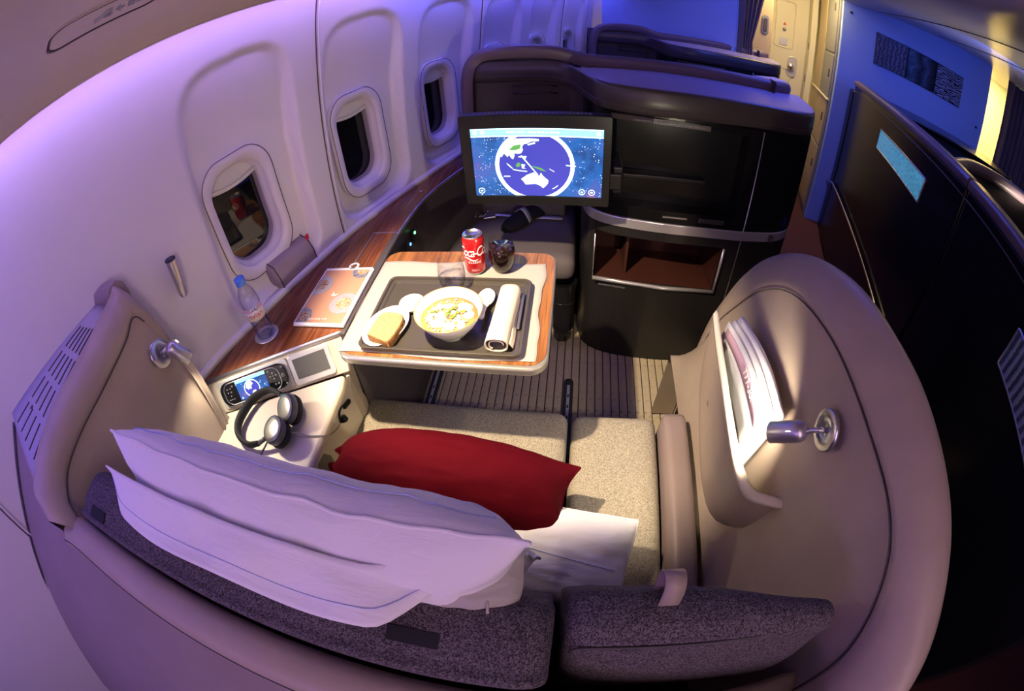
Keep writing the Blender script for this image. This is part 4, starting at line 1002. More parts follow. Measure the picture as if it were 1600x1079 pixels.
# ================================================================== TRAY TABLE
tbl = thing('tray_table', 'fold-out walnut table with a pale metal edge', 'table', (-.3, .84, 0))
mk('edge', prism(rrect(-.550, -.043, .622, 1.064, .045, 10), .756, .779), 'edge_white', tbl, smooth=False, bevel=.006, seg=3)
mk('wood_inlay', prism(rrect(-.545, -.048, .634, 1.058, .042, 10), .778, .7803), 'walnut_table', tbl, smooth=False)
mk('support', box(-.60, -.50, .80, .98, .70, .757), 'dark_panel', tbl, smooth=False, bevel=.01)
mk('hinge_strip', box(-.566, -.551, .70, 1.04, .762, .7805), 'dark_taupe', tbl, smooth=False, bevel=.002)
def cloth(s, t):
    x = -.543 + .471*s; y = .640 + .362*t
    x += (.004*sin(t*9) + .002*sin(t*23+1))*s**6; y += .004*sin(s*13)*t**6 + .004*sin(s*8)*(1-t)**8
    z = .7822 + .0012*noise.noise(Vector((x*18, y*14, 3))) + .002*max(0, s-.9)*10*noise.noise(Vector((x*40, y*30, 1)))**2
    if s < .07: z += .0
    return Vector((x, y, z))
tag(mk('tablecloth', sheet(cloth, 40, 36), 'linen', solid=.0012), 'pale linen cloth spread over the fold-out table', 'tablecloth')
# --- serving tray
tray = thing('serving_tray', 'dark rectangular meal tray with raised rounded rim', 'tray', (-.293, .77, .784))
def trr(i, z): return [Vector((a, b, z)) for a, b in rrect(-.486+i, -.100-i, .640+i, .910-i, .020-i*.5, 6)]
mk('tray_body', rings([trr(.014, .7865), trr(.004, .7865), trr(.001, .793), trr(.0, .8005), trr(.002, .8020), trr(.007, .8010), trr(.009, .7955), trr(.016, .7945), trr(.019, .7905), trr(.03, .7900), trr(.015, .7900)][:10], True, True, True), 'tray_grey', tray, auto=40)
TZ = .7902
# --- plate with bread
pl_ = thing('side_plate', 'oval white side plate under the bread slice', 'plate', (-.432, .713, TZ))
def oval(r, z, cx=-.432, cy=.713, a=.052, b=.072, rot=-.28):
    out = []
    for k in range(36):
        t = 2*pi*k/36; x, y = a*r*cos(t), b*r*sin(t); out.append(Vector((cx + x*cos(rot) - y*sin(rot), cy + x*sin(rot) + y*cos(rot), TZ + z)))
    return out
mk('dish', rings([oval(.55, 0), oval(.62, 0), oval(.80, .007), oval(1.0, .014), oval(1.0, .016), oval(.97, .016), oval(.78, .009), oval(.62, .0045), oval(.3, .004)], True, True, True), 'china', pl_)
brd = thing('bread_slice', 'thick slice of brown bread on the oval plate', 'bread', (-.428, .693, TZ+.005))
bp = [p.xy for p in smoothpath([(-.461, .664, 0), (-.457, .700, 0), (-.449, .737, 0), (-.430, .744, 0), (-.398, .739, 0), (-.386, .722, 0), (-.387, .690, 0), (-.399, .645, 0), (-.425, .650, 0), (-.461, .664, 0)], 4)][:-1]
mk('crust', prism([tuple(p) for p in bp], TZ+.006, TZ+.030), 'bread_crust', brd, bevel=.003)
cc_ = Vector((-.426, .694)); ins = [tuple(cc_ + (Vector(p)-cc_)*.955) for p in bp]
mk('crumb', prism(ins, TZ+.028, TZ+.0312), 'bread_crumb', brd, bevel=.0015)
# --- butter dish
dish = thing('butter_dish', 'small round white lidded dish behind the bread plate', 'dish', (-.389, .795, TZ))
mk('dish_base', lathe([(.020, 0), (.026, .004), (.031, .012), (.030, .013)], 28, (-.389, .795, TZ), cap0=True, cap1=True), 'china', dish)
mk('dish_lid', lathe([(.0325, .012), (.0335, .016), (.0325, .0185), (.028, .0195), (.014, .0215), (.001, .022)], 28, (-.389, .795, TZ), cap0=True, cap1=True), 'china', dish)
# --- soup bowl
BC = Vector((-.268, .716, TZ))
bowl = thing('soup_bowl', 'large white soup bowl with a gold rim', 'bowl', BC)
mk('bowl_body', lathe([(.030, 0), (.034, 0), (.035, .006), (.045, .016), (.060, .036), (.071, .056), (.0775, .0705), (.0765, .0712), (.0745, .0700), (.068, .054), (.056, .034), (.042, .016), (.028, .010), (.001, .009)], 56, BC, cap0=True), 'china', bowl)
mk('gold_rim', lathe([(.0770, .0695), (.0786, .0708), (.0770, .0722), (.0755, .0712)], 56, BC), 'china_rim', bowl)
soup = thing('noodle_soup', 'soup with dumplings, rice and scallions filling the bowl', 'soup', BC + ZZ*.04)
mk('broth', lathe([(.055, .035), (.0645, .0495), (.03, .0500), (.001, .0500)], 40, BC), 'broth', soup)
def blob(c, r, sq, seed, m, name):
    V, Fc = [], []
    n, k = 14, 9
    rs = []
    for j in range(k):
        th = pi*(j+.5)/k; ring = []
        for i in range(n):
            d = Vector((sin(th)*cos(2*pi*i/n), sin(th)*sin(2*pi*i/n), cos(th)))
            q = 1 + .28*noise.noise(d*1.7 + Vector((seed, seed*2, 0)))
            ring.append(Vector(c) + Vector((d.x*r*sq[0], d.y*r*sq[1], d.z*r*sq[2]))*q)
        rs.append(ring)
    mk(name, rings(rs, True, True, True), m, soup)
random.seed(3)
for i, (dx, dy, r, sx, sy) in enumerate(((-.038, .006, .012, 1, 1.1), (-.016, -.004, .013, 1.4, .8), (.030, .026, .016, 1.3, .9), (.045, .002, .012, 1.1, 1.2), (.020, -.010, .011, 1, 1.2), (-.020, -.030, .014, 1.2, .9), (.008, -.036, .012, 1.2, 1), (.034, -.030, .012, .8, 1.3), (-.004, .028, .012, 1.5, .8), (-.028, .026, .010, 1, 1), (.002, .008, .010, 1.3, .7), (-.042, -.016, .009, 1, 1))):
    blob(BC + Vector((dx, dy, .051)), r, (sx, sy, .62), i*1.7, 'dumpling' if i % 4 else 'noodle', 'dumpling')
gr = []
for i in range(130):
    a = random.uniform(0, 2*pi); q = .056*sqrt(random.random()); c = BC + Vector((q*cos(a), q*sin(a), .0515 + random.uniform(-.001, .003)))
    ax = Vector((random.uniform(-1, 1), random.uniform(-1, 1), random.uniform(-.4, .4))).normalized()
    gr.append(lathe([(.0004, -.004), (.0016, -.002), (.0018, 0), (.0016, .002), (.0004, .004)], 6, c, ax))
rice = mk('rice', join(*gr), 'dumpling', soup); rice['kind'] = 'stuff'
for i, (dx, dy, a) in enumerate(((-.036, .000, .3), (-.002, .000, .9), (.004, .010, .6), (.018, -.002, 1.2), (.014, -.014, .8), (.032, .006, .2), (.000, -.008, .8), (.010, .018, .2))):
    d = Vector((cos(a), sin(a), .1)); c = BC + Vector((dx, dy, .0605))
    mk('scallion', tube([c - d*.007, c, c + d*.007 - ZZ*.001], .0024, 6), 'scallion', soup)
# --- spoon
sp_ = thing('soup_spoon', 'white ceramic soup spoon right of the bowl', 'spoon', (-.207, .80, TZ))
def spo(s, t):
    a = 2*pi*t; r = s; x = .021*r*cos(a); y = .033*r*sin(a); return Vector((-.206 + x, .828 + y, TZ + .002 + .012*r**2.2))
mk('spoon_bowl', sheet(spo, 6, 24), 'china', sp_, solid=.003)
mk('spoon_handle', rings([[Vector((-.204 + w*cos(a), y, TZ + z + .0035*sin(a))) for a in [2*pi*k/10 for k in range(10)]] for y, w, z in ((.802, .012, .013), (.786, .0075, .017), (.768, .0065, .020), (.752, .0075, .020), (.744, .006, .0195), (.742, .002, .019))], True, True, True), 'china', sp_)
# --- napkin roll with cutlery
nap = thing('napkin_roll', 'rolled beige napkin at the right side of the tray', 'napkin', (-.15, .75, TZ))
def nsec(a, y):
    rx, rz = .0245, .0185
    x = rx*math.copysign(abs(cos(a))**.75, cos(a)); z = rz*math.copysign(abs(sin(a))**.8, sin(a)); k = 1 - .04*sin((y-.65)*16)
    return Vector((-.152 + (y-.75)*.045 + x*k, y, TZ + .0190 + z))
mk('roll', rings([[nsec(2*pi*k/28, y) for k in range(28)] for y in [.660 + .0095*j for j in range(21)]], True), 'napkin_linen', nap, solid=.003)
mk('roll_inside', rings([[nsec(2*pi*k/28, y).lerp(Vector((-.152 + (y-.75)*.045, y, TZ+.019)), .14) for k in range(28)] for y in (.664, .84)], True, True, True), 'napkin_inside', nap)
mk('roll_layer', rings([[nsec(2*pi*k/28, y).lerp(Vector((-.152 + (y-.75)*.045, y, TZ+.019)), q) for k in range(20)] for y, q in ((.661, .35), (.668, .35))], False), 'napkin_linen', nap, solid=.002)
mk('napkin_flap', sheet(lambda s, t: Vector((-.129 + .009*t + .002*sin(s*9), .668 + .165*s, TZ + .020 - .017*t)), 14, 4), 'napkin_linen', nap, solid=.002)
kn = mk('knife', obox((-.116, .785, TZ+.012), (0, 1, 0), (1, 0, .4), (-.4, 0, 1), .125, .007, .003), 'silver', nap, smooth=False, bevel=.001)
# --- glasses
def tumbler(name, label, c, prof_o, wall, liquid, lmat, lh):
    t = thing(name, label, 'glass', c)
    inner = [(max(.001, r - wall), h + (wall if i == 0 else 0)) for i, (r, h) in enumerate(prof_o)]
    prof = [(.001, 0)] + prof_o + [(prof_o[-1][0]-wall*.5, prof_o[-1][1]+.0006)] + [(r, h) for r, h in reversed(inner)] + [(.001, inner[0][1]+.001)]
    mk('glass_body', lathe(prof, 40, c), 'glass', t)
    lp_ = [(max(.001, r+.0003), h) for r, h in inner if h < lh]
    def rad(h):
        for (a, p), (b, q) in zip(inner, inner[1:]):
            if p <= h <= q: return a + (b-a)*(h-p)/(q-p)
        return inner[-1][0]
    mk('drink', lathe([(.001, inner[0][1]+.0008)] + lp_ + [(rad(lh)+.0003, lh), (.001, lh)], 40, c), lmat, t)
    return t
GP = [(.017, 0), (.023, .003), (.029, .014), (.0335, .030), (.0350, .045), (.0345, .060), (.0325, .075), (.0300, .090)]
tumbler('water_glass', 'stemless glass of water behind the soup bowl', (-.300, .875, TZ), GP, .0011, True, 'water', .042)
tumbler('cola_glass', 'stemless glass of dark cola next to the red can', (-.186, .972, .7835), [(r*1.02, h*1.08) for r, h in GP], .0011, True, 'cola', .074)
# --- can
CC = Vector((-.259, .967, .7835))
can = thing('soda_can', 'red soda can with white script lettering', 'can', CC)
mk('can_body', lathe([(.020, .001), (.0225, 0), (.0262, .006), (.0288, .012), (.0288, .098), (.0276, .106), (.0250, .1125)], 48, CC, cap0=True), 'can_red', can)
mk('can_base', lathe([(.0205, 0), (.0235, -.0004), (.0268, .0062), (.0263, .0068)], 48, CC), 'can_metal', can)
top = mk('can_top', lathe([(.0250, .1125), (.0258, .1150), (.0252, .1165), (.0238, .1160), (.0228, .1120), (.001, .1125)], 48, CC), 'can_metal', can)
mk('can_opening', disc(CC + Vector((-.008, -.007, .1130)), Vector((.8, .6, 0)), Vector((-.6, .8, 0)), .0085, .0062, 20), 'black_matte', can, smooth=False)
mk('can_tab', plate(CC + Vector((.004, .004, .1135)), Vector((.8, .6, 0)), Vector((-.6, .8, 0)), ZZ, rrect(-.010, .010, -.006, .006, .005, 5), .0012), 'can_metal', can, smooth=False)
tc = Vector((.20, -.98, 0)).normalized(); tx = Vector((.98, .20, 0)).normalized()
text('can_lettering', 'Coca-Cola', 'print_white', can, CC + tc*.0291 + ZZ*.074, tx, ZZ*1.45, tc, .0275, .0004, .30, bend=.0291, sp=.80)
text('can_subtitle', 'CLASSIC', 'print_white', can, CC + tc*.0291 + ZZ*.043, tx, ZZ, tc, .0080, .0004, 0, bend=.0291, sp=1.2)
text('can_small_print', '330ml', 'print_pink', can, CC + tc*.0291 + ZZ*.018, tx, ZZ, tc, .0085, .0004, 0, bend=.0291)
sw = []
for k in range(15):
    a = -1.15 + 1.5*k/14; h = .0530 + .004*sin(k*.45); d = tc*cos(a) + tx*sin(a); sw.append(CC + d*.0290 + ZZ*h)
mk('can_swoosh', tube(sw, .0012, 6, radii=[.0003 + .0016*sin(pi*k/14) for k in range(15)]), 'print_white', can)

# ================================================================== CONSOLE TOP THINGS
B0 = Vector((-.798, .682, .780))
tag(mk('coaster', lathe([(.036, 0), (.038, .0015), (.038, .0035), (.036, .0045), (.001, .0045)], 36, B0, cap0=True), 'silver_soft'), 'round silver coaster under the water bottle', 'coaster')
bt = thing('water_bottle', 'clear plastic water bottle with blue cap and pink label', 'bottle', B0 + ZZ*.0046)
BB = B0 + ZZ*.0046
bprof = [(.020, .001), (.0245, 0), (.0268, .006), (.0268, .018), (.0255, .022), (.0268, .027), (.0265, .045), (.0250, .052), (.0262, .060), (.0270, .075), (.0275, .110), (.0268, .126), (.0235, .146), (.0175, .160), (.0125, .168), (.0120, .178)]
mk('bottle_body', lathe([(.001, .002)] + bprof + [(.0112, .178)] + [(r-.0009, h + (.001 if i < 2 else 0)) for i, (r, h) in reversed(list(enumerate(bprof)))] + [(.001, .0032)], 40, BB), 'pet_plastic', bt)
mk('bottle_water', lathe([(.001, .0035)] + [(r-.0007, max(h, .0035)) for r, h in bprof if h < .075] + [(.0262, .075), (.001, .075)], 40, BB), 'water_blue', bt)
mk('bottle_cap', lathe([(.0142, .172), (.0148, .173), (.0148, .190), (.0138, .1925), (.001, .1925)], 32, BB, cap0=True), 'bottle_cap', bt)
bd = Vector((.72, -.69, 0)).normalized(); bx = Vector((.69, .72, 0)).normalized()
lab = [[BB + (bd*cos(a) + bx*sin(a))*.0280 + ZZ*h for a in [-1.5 + 3.0*k/24 for k in range(25)]] for h in (.068, .108)]
mk('bottle_label', rings(lab, False), 'print_cream', bt, solid=.0003)
for s in (-1, 1): mk('label_band', rings([[BB + (bd*cos(a) + bx*sin(a))*.0284 + ZZ*h for a in [s*(.35 + 1.1*k/10) for k in range(11)]] for h in (.096, .108)], False), 'print_pink', bt)
mk('label_mountain', ([BB + (bd*cos(a) + bx*sin(a))*.0287 + ZZ*h for a, h in ((-.35, .097), (-.12, .107), (0, .102), (.14, .110), (.36, .097))], [[0, 1, 2, 3, 4]]), 'print_grey', bt, smooth=False)
text('label_lettering', 'evian', 'print_red', bt, BB + bd*.0284 + ZZ*.085, bx, ZZ, bd, .0215, .0003, 0, bend=.0284)
# menus
def menu(name, label, c, rot, z0, t, mats, full):
    o = thing(name, label, 'menu', (c[0], c[1], z0)); R = Matrix.Rotation(rot, 3, 'Z'); ax, ay = R @ XX, R @ YY
    c3 = Vector((c[0], c[1], z0)); w, h = .160, .243
    mk('pages', plate(c3, ax, ay, ZZ, [(-w/2, -h/2), (w/2, -h/2), (w/2, h/2), (-w/2, h/2)], t), 'paper', o, smooth=False, bevel=.0008)
    return o, c3, ax, ay, w, h, z0 + t
m0, c3, ax, ay, w, h, zt = menu('tabbed_menu', 'white card with a ring tab under the printed menu', (-.650, .852), .02, .7805, .003, None, False)
mk('ring_tab', rings([[c3 + ax*(.012 + r*cos(a)) + ay*(h/2 + .010 + r*.95*sin(a)) + ZZ*z for a in [2*pi*k/28 for k in range(28)]] for r, z in ((.017, .0), (.017, .003), (.0105, .003), (.0105, .0))], loop=True), 'paper', m0)
m1, c3, ax, ay, w, h, zt = menu('printed_menu', 'peach printed menu with photographed dishes on the console', (-.640, .838), .015, .7838, .006, None, True)
def MP(name, poly, m, d): mk(name, plate(c3 + ZZ*(.006 + d), ax, ay, ZZ, poly, .0004), m, m1, smooth=False)
MP('cover_print', [(-w/2+.001, -h/2+.010), (w/2-.010, -h/2+.010), (w/2-.010, h/2-.006), (-w/2+.001, h/2-.006)], 'menu_peach', 0)
def clipell(cx, cy, rx, ry):
    x0, x1, y0, y1 = -w/2+.001, w/2-.010, -h/2+.010, h/2-.006
    return [(min(x1, max(x0, cx + rx*cos(2*pi*k/40))), min(y1, max(y0, cy + ry*sin(2*pi*k/40)))) for k in range(40)]
for nm, cx, cy, r, mp, mf in (('dish_print', -.072, .045, .044, 'print_plate_grey', 'print_food_brown'), ('dish_print', .050, .110, .034, 'print_plate_blue', 'print_food_orange'), ('dish_print', .044, -.034, .042, 'print_plate_grey', 'print_food_orange'), ('dish_print', -.070, -.088, .034, 'print_plate_blue', 'print_food_brown')):
    MP(nm, clipell(cx, cy, r, r), mp, .0006); MP('food_print', clipell(cx + (.006 if cx < 0 else 0), cy, r*.55, r*.55), mf, .0011)
MP('bird_logo', [(-.012, .003), (.000, .000), (.012, .006), (.004, -.004), (-.004, -.005)], 'print_white', .0008)
MP('bird_logo', [(-.010, .016), (-.004, .000), (.002, -.003), (-.001, .004)], 'print_white', .0008)
text('menu_lettering', 'BUSINESS 商務', 'print_white', m1, c3 + ax*(-.010) + ay*(-.098) + ZZ*.0069, ax, ay, ZZ, .0075, .0002, sp=1.3)
# leather box against the wall
lb = thing('leather_box', 'small taupe leather box cushion leaning on the wall below the window', 'box', (-.85, .95, .78))
def lbox():
    a = Vector((-.830, .851, .780)); b = Vector((-.782, 1.020, .780)); d = (b-a); out = Vector((-d.y, d.x, 0)).normalized()
    if out.x > 0: out = -out
    sec = [(0, 0), (.004, .05), (.020, .088), (.050, .098), (.085, .092), (.098, .0)]
    rs = [[a + d*t + out*(p[0]*k + (1-k)*.05) + ZZ*(.001 + p[1]*k + (1-k)*.04) for p in smp] for t, k, smp in ((0, .80, sec), (.02, .94, sec), (.06, 1, sec), (.5, 1.02, sec), (.94, 1, sec), (.98, .94, sec), (1, .80, sec))]
    return rings(rs, True, True, True), a, d, out
vf, a_, d_, o_ = lbox()
mk('box_body', vf, 'box_leather', lb, bevel=.004)
for t in (.055, .945): mk('box_seam', tube([a_ + d_*t + o_*p + ZZ*q for p, q in ((-.001, .002), (.003, .050), (.019, .090), (.050, .1005), (.085, .095))], .0016, 6), 'seam_dark', lb)
mk('box_tag', obox(a_ + d_*.93 + o_*.012 + ZZ*.098, d_.normalized(), o_, ZZ, .012, .003, .018), 'print_red', lb, smooth=False)
# wall wand light
wd = thing('wall_wand_lamp', 'silver tube lamp mounted on the side wall', 'lamp', F(-1.05, .235, 1.03))
wa, wb = F(-1.044, .238, 1.014), F(-1.036, .247, 1.118)
mk('tube_body', lathe([(.001, -.004), (.008, -.002), (.0115, .004), (.0135, .06), (.0150, (wb-wa).length)], 24, wa, wb-wa), 'silver_soft', wd)
mk('tube_mouth', lathe([(.0150, -.001), (.0155, .002), (.0125, .0025), (.0120, -.010), (.001, -.010)], 24, wb, wb-wa), 'dark_panel', wd)
mk('wall_mount', obox(wa.lerp(wb, .45) - FU*.016, FU, FV, ZZ, .030, .012, .02), 'silver_soft', wd, smooth=False, bevel=.003)

# ================================================================== READING LAMPS ON THE SHELL
def reading_lamp(label, base_c, base_n, head_a, head_b, spot, tgt, energy, ang, mark):
    t = thing('reading_lamp', label, 'lamp', base_c, 'reading lamps on the seat shell'); bn = Vector(base_n).normalized()
    mk('base_disc', lathe([(.034, 0), (.0355, .002), (.0355, .008), (.033, .0100), (.014, .0105), (.0135, .0095), (.001, .0095)], 36, base_c, bn, cap0=True), 'silver', t)
    a, b = Vector(head_a), Vector(head_b); d = (b-a); L = d.length
    mk('neck', tube([Vector(base_c) + bn*.008, Vector(base_c) + bn*.020, a.lerp(b, .10)], .0045, 10), 'silver_soft', t)
    hd = mk('lamp_head', lathe([(.001, 0), (.009, .0008), (.015, .005), (.0185, .012), (.0192, .020), (.0192, L-.002), (.0180, L), (.0168, L), (.0165, L-.006), (.001, L-.006)], 32, a, d), 'silver_soft', t)
    mk('lamp_lens', lathe([(.0140, L-.0055), (.001, L-.0050)], 24, a, d), 'lamp_warm', hd)
    mk('touch_mark', obox(Vector(mark[0]), mark[1], mark[2], Vector(mark[1]).cross(Vector(mark[2])), .010, .0055, .0015), 'lamp_mark', hd, smooth=False, bevel=.0007)
    so = b + d.normalized()*.004
    l = lamp('reading_lamp_beam', 'SPOT', so, energy, WARM, tgt, spot_size=radians(ang), spot_blend=.55, shadow_soft_size=.012)
    return t
rl = reading_lamp('silver reading lamp on the right wing beside the newspaper pocket', (.432, .352, .976), (-1, .03, .08), (.398, .362, .960), (.352, .392, .915), None, (.17, .95, .60), 7.5, 150,
    ((.366, .368, .951), Vector((-.62, .45, -.62)).normalized(), Vector((.62, .1, -.7)).normalized()))
ll = reading_lamp('silver reading lamp on the left wing above the headphones', (-.897, .418, .974), (.93, .2, .2), (-.872, .436, .985), (-.842, .455, .925), None, (-.66, .40, .69), 3.6, 140,
    ((-.862, .462, .972), Vector((.35, .25, -.9)).normalized(), Vector((.6, -.8, 0)).normalized()))
# overhead reading light in the bin underside
orl = thing('overhead_reading_light', 'round overhead reading light in the bin above the table', 'lamp', (-.45, .52, 1.69))
oz = binz(F(0, 0, 0).x - .60)
mk('housing', lathe([(.001, .03), (.036, .03), (.036, -.004), (.030, -.008), (.024, -.004), (.024, .004)], 28, (-.45, .52, oz), None), 'bin_plastic', orl)
mk('lens', lathe([(.024, .002), (.001, .004)], 24, (-.45, .52, oz)), 'lamp_warm', orl)
lamp('overhead_beam', 'SPOT', (-.45, .52, oz - .012), 112, (1.0, .80, .52), (-.20, .80, .78), spot_size=radians(64), spot_blend=.5, shadow_soft_size=.018)

# ================================================================== HEADPHONES AND CABLE
hp = thing('headphones', 'black over-ear headphones with silver cups on the shelf', 'headphones', (-.70, .46, .692))
band = smoothpath([(-.690, .530, .725), (-.740, .543, .722), (-.778, .515, .720), (-.792, .470, .718), (-.790, .425, .716), (-.768, .394, .714), (-.730, .380, .712), (-.698, .388, .715)], 6)
rows = []
for i, p in enumerate(band):
    t = (band[min(i+1, len(band)-1)] - band[max(i-1, 0)]).normalized(); s = t.cross(ZZ).normalized()
    k = sin(pi*i/(len(band)-1)); a, b = .0055 + .003*k, .009 + .006*k
    rows.append([p + s*a*cos(2*pi*q/12) + ZZ*b*sin(2*pi*q/12) for q in range(12)])
mk('headband', rings(rows, True, True, True), 'black_matte', hp)
def cup(c, n, teal):
    n = Vector(n).normalized(); x = n.orthogonal().normalized(); c = Vector(c); X = (Vector((1, .55, 0)) - n*Vector((1, .55, 0)).dot(n)).normalized(); Y = n.cross(X)
    def ring(r, h): return [c + X*r*.92*cos(2*pi*k/36) + Y*r*1.1*sin(2*pi*k/36) + n*h for k in range(36)]
    b = mk('ear_cup', rings([ring(.030, -.010), ring(.0345, -.006), ring(.0355, .004), ring(.032, .011)], True, True, True), 'grey_plastic', hp)
    mk('cup_plate', rings([ring(.0315, .0105), ring(.031, .0125), ring(.022, .0145), ring(.008, .0150)], True, False, True), 'headphone_silver', b)
    mk('cup_groove', tube(ring(.0322, .0110), .0012, 6, True), 'black_matte', b)
    mk('ear_pad', rings([ring(.024, -.010), ring(.0345, -.0095), ring(.036, -.017), ring(.034, -.024), ring(.025, -.025), ring(.021, -.018)], True, False, False, True), 'black_matte', hp)
    if teal: mk('cup_arc', rings([[c + X*r*.80*cos(a) + Y*r*sin(a) + n*h for a in [1.2 + 2.4*k/16 for k in range(17)]] for r, h in ((.037, .006), (.0365, .0115), (.0315, .0135))], False), 'teal', b)
    else: mk('cup_logo', obox(c + n*.0152, (X*.3 + Y).normalized(), (X - Y*.3).normalized(), n, .016, .003, .0008), 'print_white', b, smooth=False)
    return c
cup((-.646, .490, .730), (-.30, -.45, .84), True)
cup((-.654, .424, .728), (-.22, -.20, .95), False)
for p, q in (((-.690, .530, .725), (-.672, .512, .722)), ((-.698, .388, .715), (-.678, .402, .722))): mk('yoke', tube([p, q], .006, 8), 'grey_plastic', hp)
cab_path = smoothpath([(-.628, .432, .716), (-.612, .441, .706), (-.585, .446, .694), (-.553, .452, .6925), (-.545, .462, .680), (-.562, .500, .630), (-.572, .545, .596), (-.574, .562, .600)], 6)
mk('cable', tube(cab_path, .0014, 8), 'cord_grey', hp)
mk('cable', tube(smoothpath([(-.628, .436, .712), (-.600, .440, .694), (-.575, .444, .6925), (-.552, .450, .6918)], 6), .0010, 6), 'cord_grey', hp)
pg = thing('headphone_plug', 'black headphone adaptor plugged into the console side', 'plug', (-.57, .57, .60))
mk('plug_body', lathe([(.001, 0), (.008, .001), (.010, .008), (.009, .022), (.005, .026)], 16, (-.578, .560, .600), (1, .25, .1)), 'black_gloss', pg)
mk('plug_body', lathe([(.001, 0), (.009, .001), (.010, .01), (.007, .022), (.001, .024)], 16, (-.575, .560, .600), (.25, .9, -.45)), 'black_plastic', pg)
mk('plug_wire', tube(smoothpath([(-.570, .556, .606), (-.566, .562, .628), (-.566, .580, .632), (-.570, .596, .622)], 5), .0028, 8), 'cord_black', pg)
mk('jack', obox((-.564, .603, .617), (0, 1, -.35), (0, .35, 1), XX, .034, .013, .012), 'black_plastic', pg, smooth=False, bevel=.004)

# ================================================================== NEWSPAPERS
def paper(name, label, x, dy, dz, lean, mat, thick, group=None):
    o = thing(name, label, 'paper', (x, .56, .63), group)
    def fn(s, t): # s along y (far to near), t up
        y = .742 + dy - .30*s; top = .838 + dz + .030*sin(pi*min(1, s*1.4)*.5) + .008*s; z = .69 + (top - .69)*t - .0
        return Vector((x + lean*t**1.5 + .006*sin(s*3)*t, y - .008*t, z))
    mk('sheets', sheet(fn, 14, 8), mat, o, solid=thick); return o, fn
paper('newspaper', 'thick folded newspaper nearest the wing in the pocket', .380, -.004, .030, .012, 'paper', .010, 'papers in the wing pocket')
paper('newspaper', 'thin white newspaper in the middle of the pocket', .369, .0, .016, .012, 'paper', .005, 'papers in the wing pocket')
o3, fn3 = paper('safety_card', 'safety card with pink title band at the front of the pocket', .358, .008, .004, .012, 'paper', .0015)
mk('title_band', sheet(lambda s, t: fn3(.04 + .92*s, .76 + .16*t) - XX*.0022, 14, 2), 'print_pink', o3, solid=.0006)
mk('cover_photo', sheet(lambda s, t: fn3(.10 + .85*s, .34 + .36*t) - XX*.0022, 10, 3), 'paper_grey', o3, solid=.0006)
text('card_lettering', '777-300ER', 'print_white', o3, fn3(.70, .84) - XX*.0032, -YY, Vector((.06, 0, 1)).normalized(), -XX, .026, .0003)

# ================================================================== PILLOWS
def pillow(name, label, c, ax, ay, az, w, h, t, mat, cat='pillow', seed=1, wr=.006, pinch=.07, pipe=None, n=48, flat=2.4, group=None, low=1.0, rc=0, lens=False, fa=None):
    c = Vector(c); ax = Vector(ax).normalized(); az = Vector(az); az = (az - ax*az.dot(ax)).normalized(); ay = az.cross(ax)
    o = thing(name, label, cat, c, group)
    def P(a, b, s):
        e = (1-abs(a)**(fa or flat))**.62*(1-abs(b)**flat)**.62
        x = a*w/2*(1 - pinch*(1-b*b)*abs(a)**3); y = b*h/2*(1 - pinch*(1-a*a)*abs(b)**3)
        if lens: y *= sqrt(max(.03, 1 - ((a-.25)/1.27)**2))
        corner = (abs(a)*abs(b))**3
        q = Vector((a*3, b*3, seed*3.1 + s))
        cr = noise.noise(Vector((a*2.2 + seed, b*2.2, s)))*.35 + .5*noise.noise(Vector(((a*b)*5 + seed, abs(a)*6, s*2)))*max(abs(a), abs(b))**2
        z = s*t/2*e*(low if s < 0 else 1) + wr*cr*(e + .15)
        x *= 1 - rc*(abs(a)*abs(b))**3; y *= 1 - rc*(abs(a)*abs(b))**3
        edge = 1 - min(1, e*2.5)
        z += edge*wr*.25*noise.noise(Vector((a*6, b*6, seed)))
        gb = math.exp(-(1-abs(b))*7)*(1-abs(b)**8); ga = math.exp(-(1-abs(a))*7)*(1-abs(a)**8)
        z += s*wr*.55*(gb*noise.noise(Vector((a*26, b*4, seed))) + ga*noise.noise(Vector((a*4, b*22, seed+4))))
        z += s*wr*.55*(1-abs(noise.noise(Vector((a*3.5 + b*2, b*5 - a*3, seed*1.3)))))**6*e
        return c + ax*x + ay*y + az*z
    g = [sin(pi/2*(-1 + 2*i/n)) for i in range(n+1)]
    V, Fc, idx = [], [], {}
    for s in (1, -1):
        for j in range(n+1):
            for i in range(n+1):
                if s == -1 and (i in (0, n) or j in (0, n)): idx[(s, i, j)] = idx[(1, i, j)]; continue
                idx[(s, i, j)] = len(V); V.append(P(g[i], g[j], s))
        for j in range(n):
            for i in range(n): Fc.append([idx[(s, i, j)], idx[(s, i+1, j)], idx[(s, i+1, j+1)], idx[(s, i, j+1)]])
    mk('pillow_body', (V, Fc), mat, o, sub=1)
    if pipe:
        loop = [P(g[i], -1, 1) for i in range(n)] + [P(1, g[j], 1) for j in range(n)] + [P(g[n-i], 1, 1) for i in range(n)] + [P(-1, g[n-j], 1) for j in range(n)]
        mk('piping', tube(loop, .0028, 6, True), pipe, o)
    return o, P
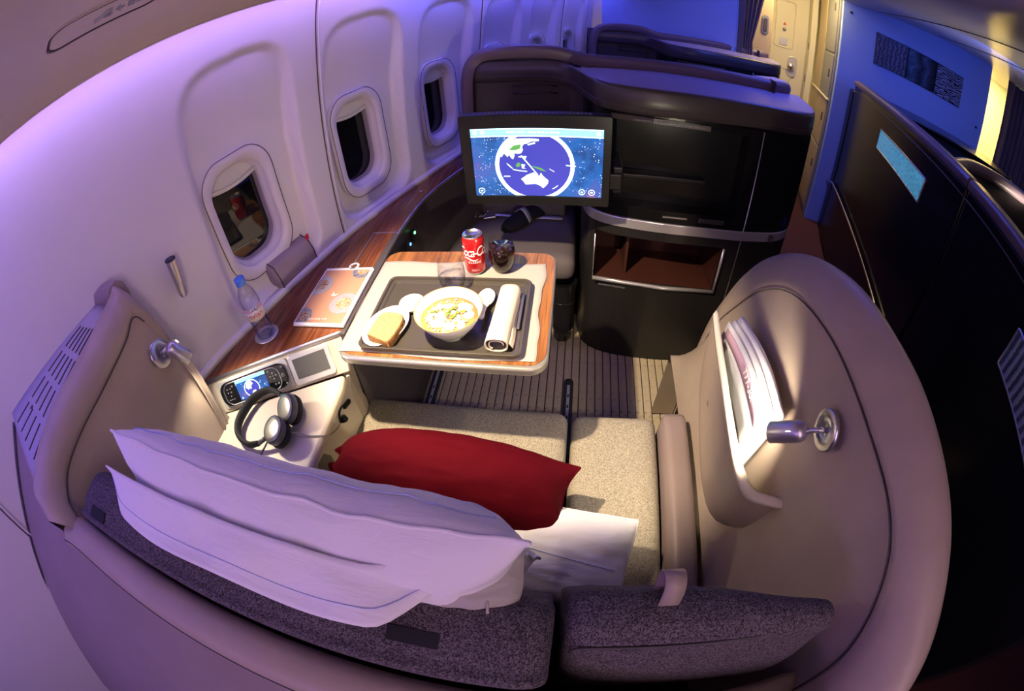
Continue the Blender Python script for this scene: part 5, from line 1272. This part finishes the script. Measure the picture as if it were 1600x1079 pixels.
pw, PW = pillow('bed_pillow', 'big lilac-lit white pillow propped along the long back cushion', (-.368, .190, .915), (1, -.02, .0), None, (0, -.97, -.25), .69, .35, .20, 'pillow_white', seed=2, wr=.018, pipe='pillow_white', flat=3.0, low=.55, fa=7)
mk('stitch_line', tube([PW(-.9 + 1.8*k/24, .86, -1) + ZZ*.002 for k in range(25)], .0012, 6), 'pillow_piping', pw)
def flap(s, t):
    wv = (.050 + .026*sin(pi*s) + .006*sin(s*9))*sstep(-.04, .10, s)*(1 - .75*sstep(.86, 1.02, s))
    x = -.728 + .618*s + .012*t; y = .098 + .02*sstep(.85, 1, s) - wv*t; z = 1.052 - .034*t**.7 + .005*sin(s*13 + t*2)*t
    return Vector((x, y, z + .006*noise.noise(Vector((s*8, t*2, 2)))))
mk('case_flap', sheet(flap, 48, 12), 'pillow_white', pw, solid=.003)
mk('flap_hem', tube([flap(k/48, .70) + ZZ*.0020 for k in range(49)], .0008, 6), 'pillow_piping', pw)
pg2, PG = pillow('zip_pillow', 'grey pillow with zip end poking out under the big pillow', (-.175, .126, .998), (1, .06, .0), None, (0, -.25, .97), .31, .125, .070, 'pillow_grey', seed=5, wr=.014, rc=.22)
zb = Vector((-.068, .100, 1.012))
mk('zip_pull', tube([zb, zb + Vector((.003, -.012, -.003)), zb + Vector((.005, -.024, -.006))], .0018, 8), 'pillow_grey', pg2)
pr, PR = pillow('bed_pillow', 'white pillow lying flat on the seat at the right', (-.135, .300, .575), (1, -.16, .02), None, (.05, -.28, .95), .62, .24, .17, 'pillow_white', seed=9, wr=.012, pipe='pillow_white', fa=4, rc=.05)
mk('stitch_line', tube([PR(.2 + .7*k/16, .10 - .12*k/16, 1) + ZZ*.0018 for k in range(17)], .0011, 6), 'pillow_piping', pr)
rc, RC = pillow('red_cushion', 'dark red velvet cushion lying on the white pillows', (-.248, .410, .632), (1, -.07, -.02), None, (0, .03, 1), .57, .225, .27, 'red_velvet', 'cushion', seed=4, wr=.012, pinch=.10, pipe='red_velvet', low=.5, lens=True, flat=2.1)
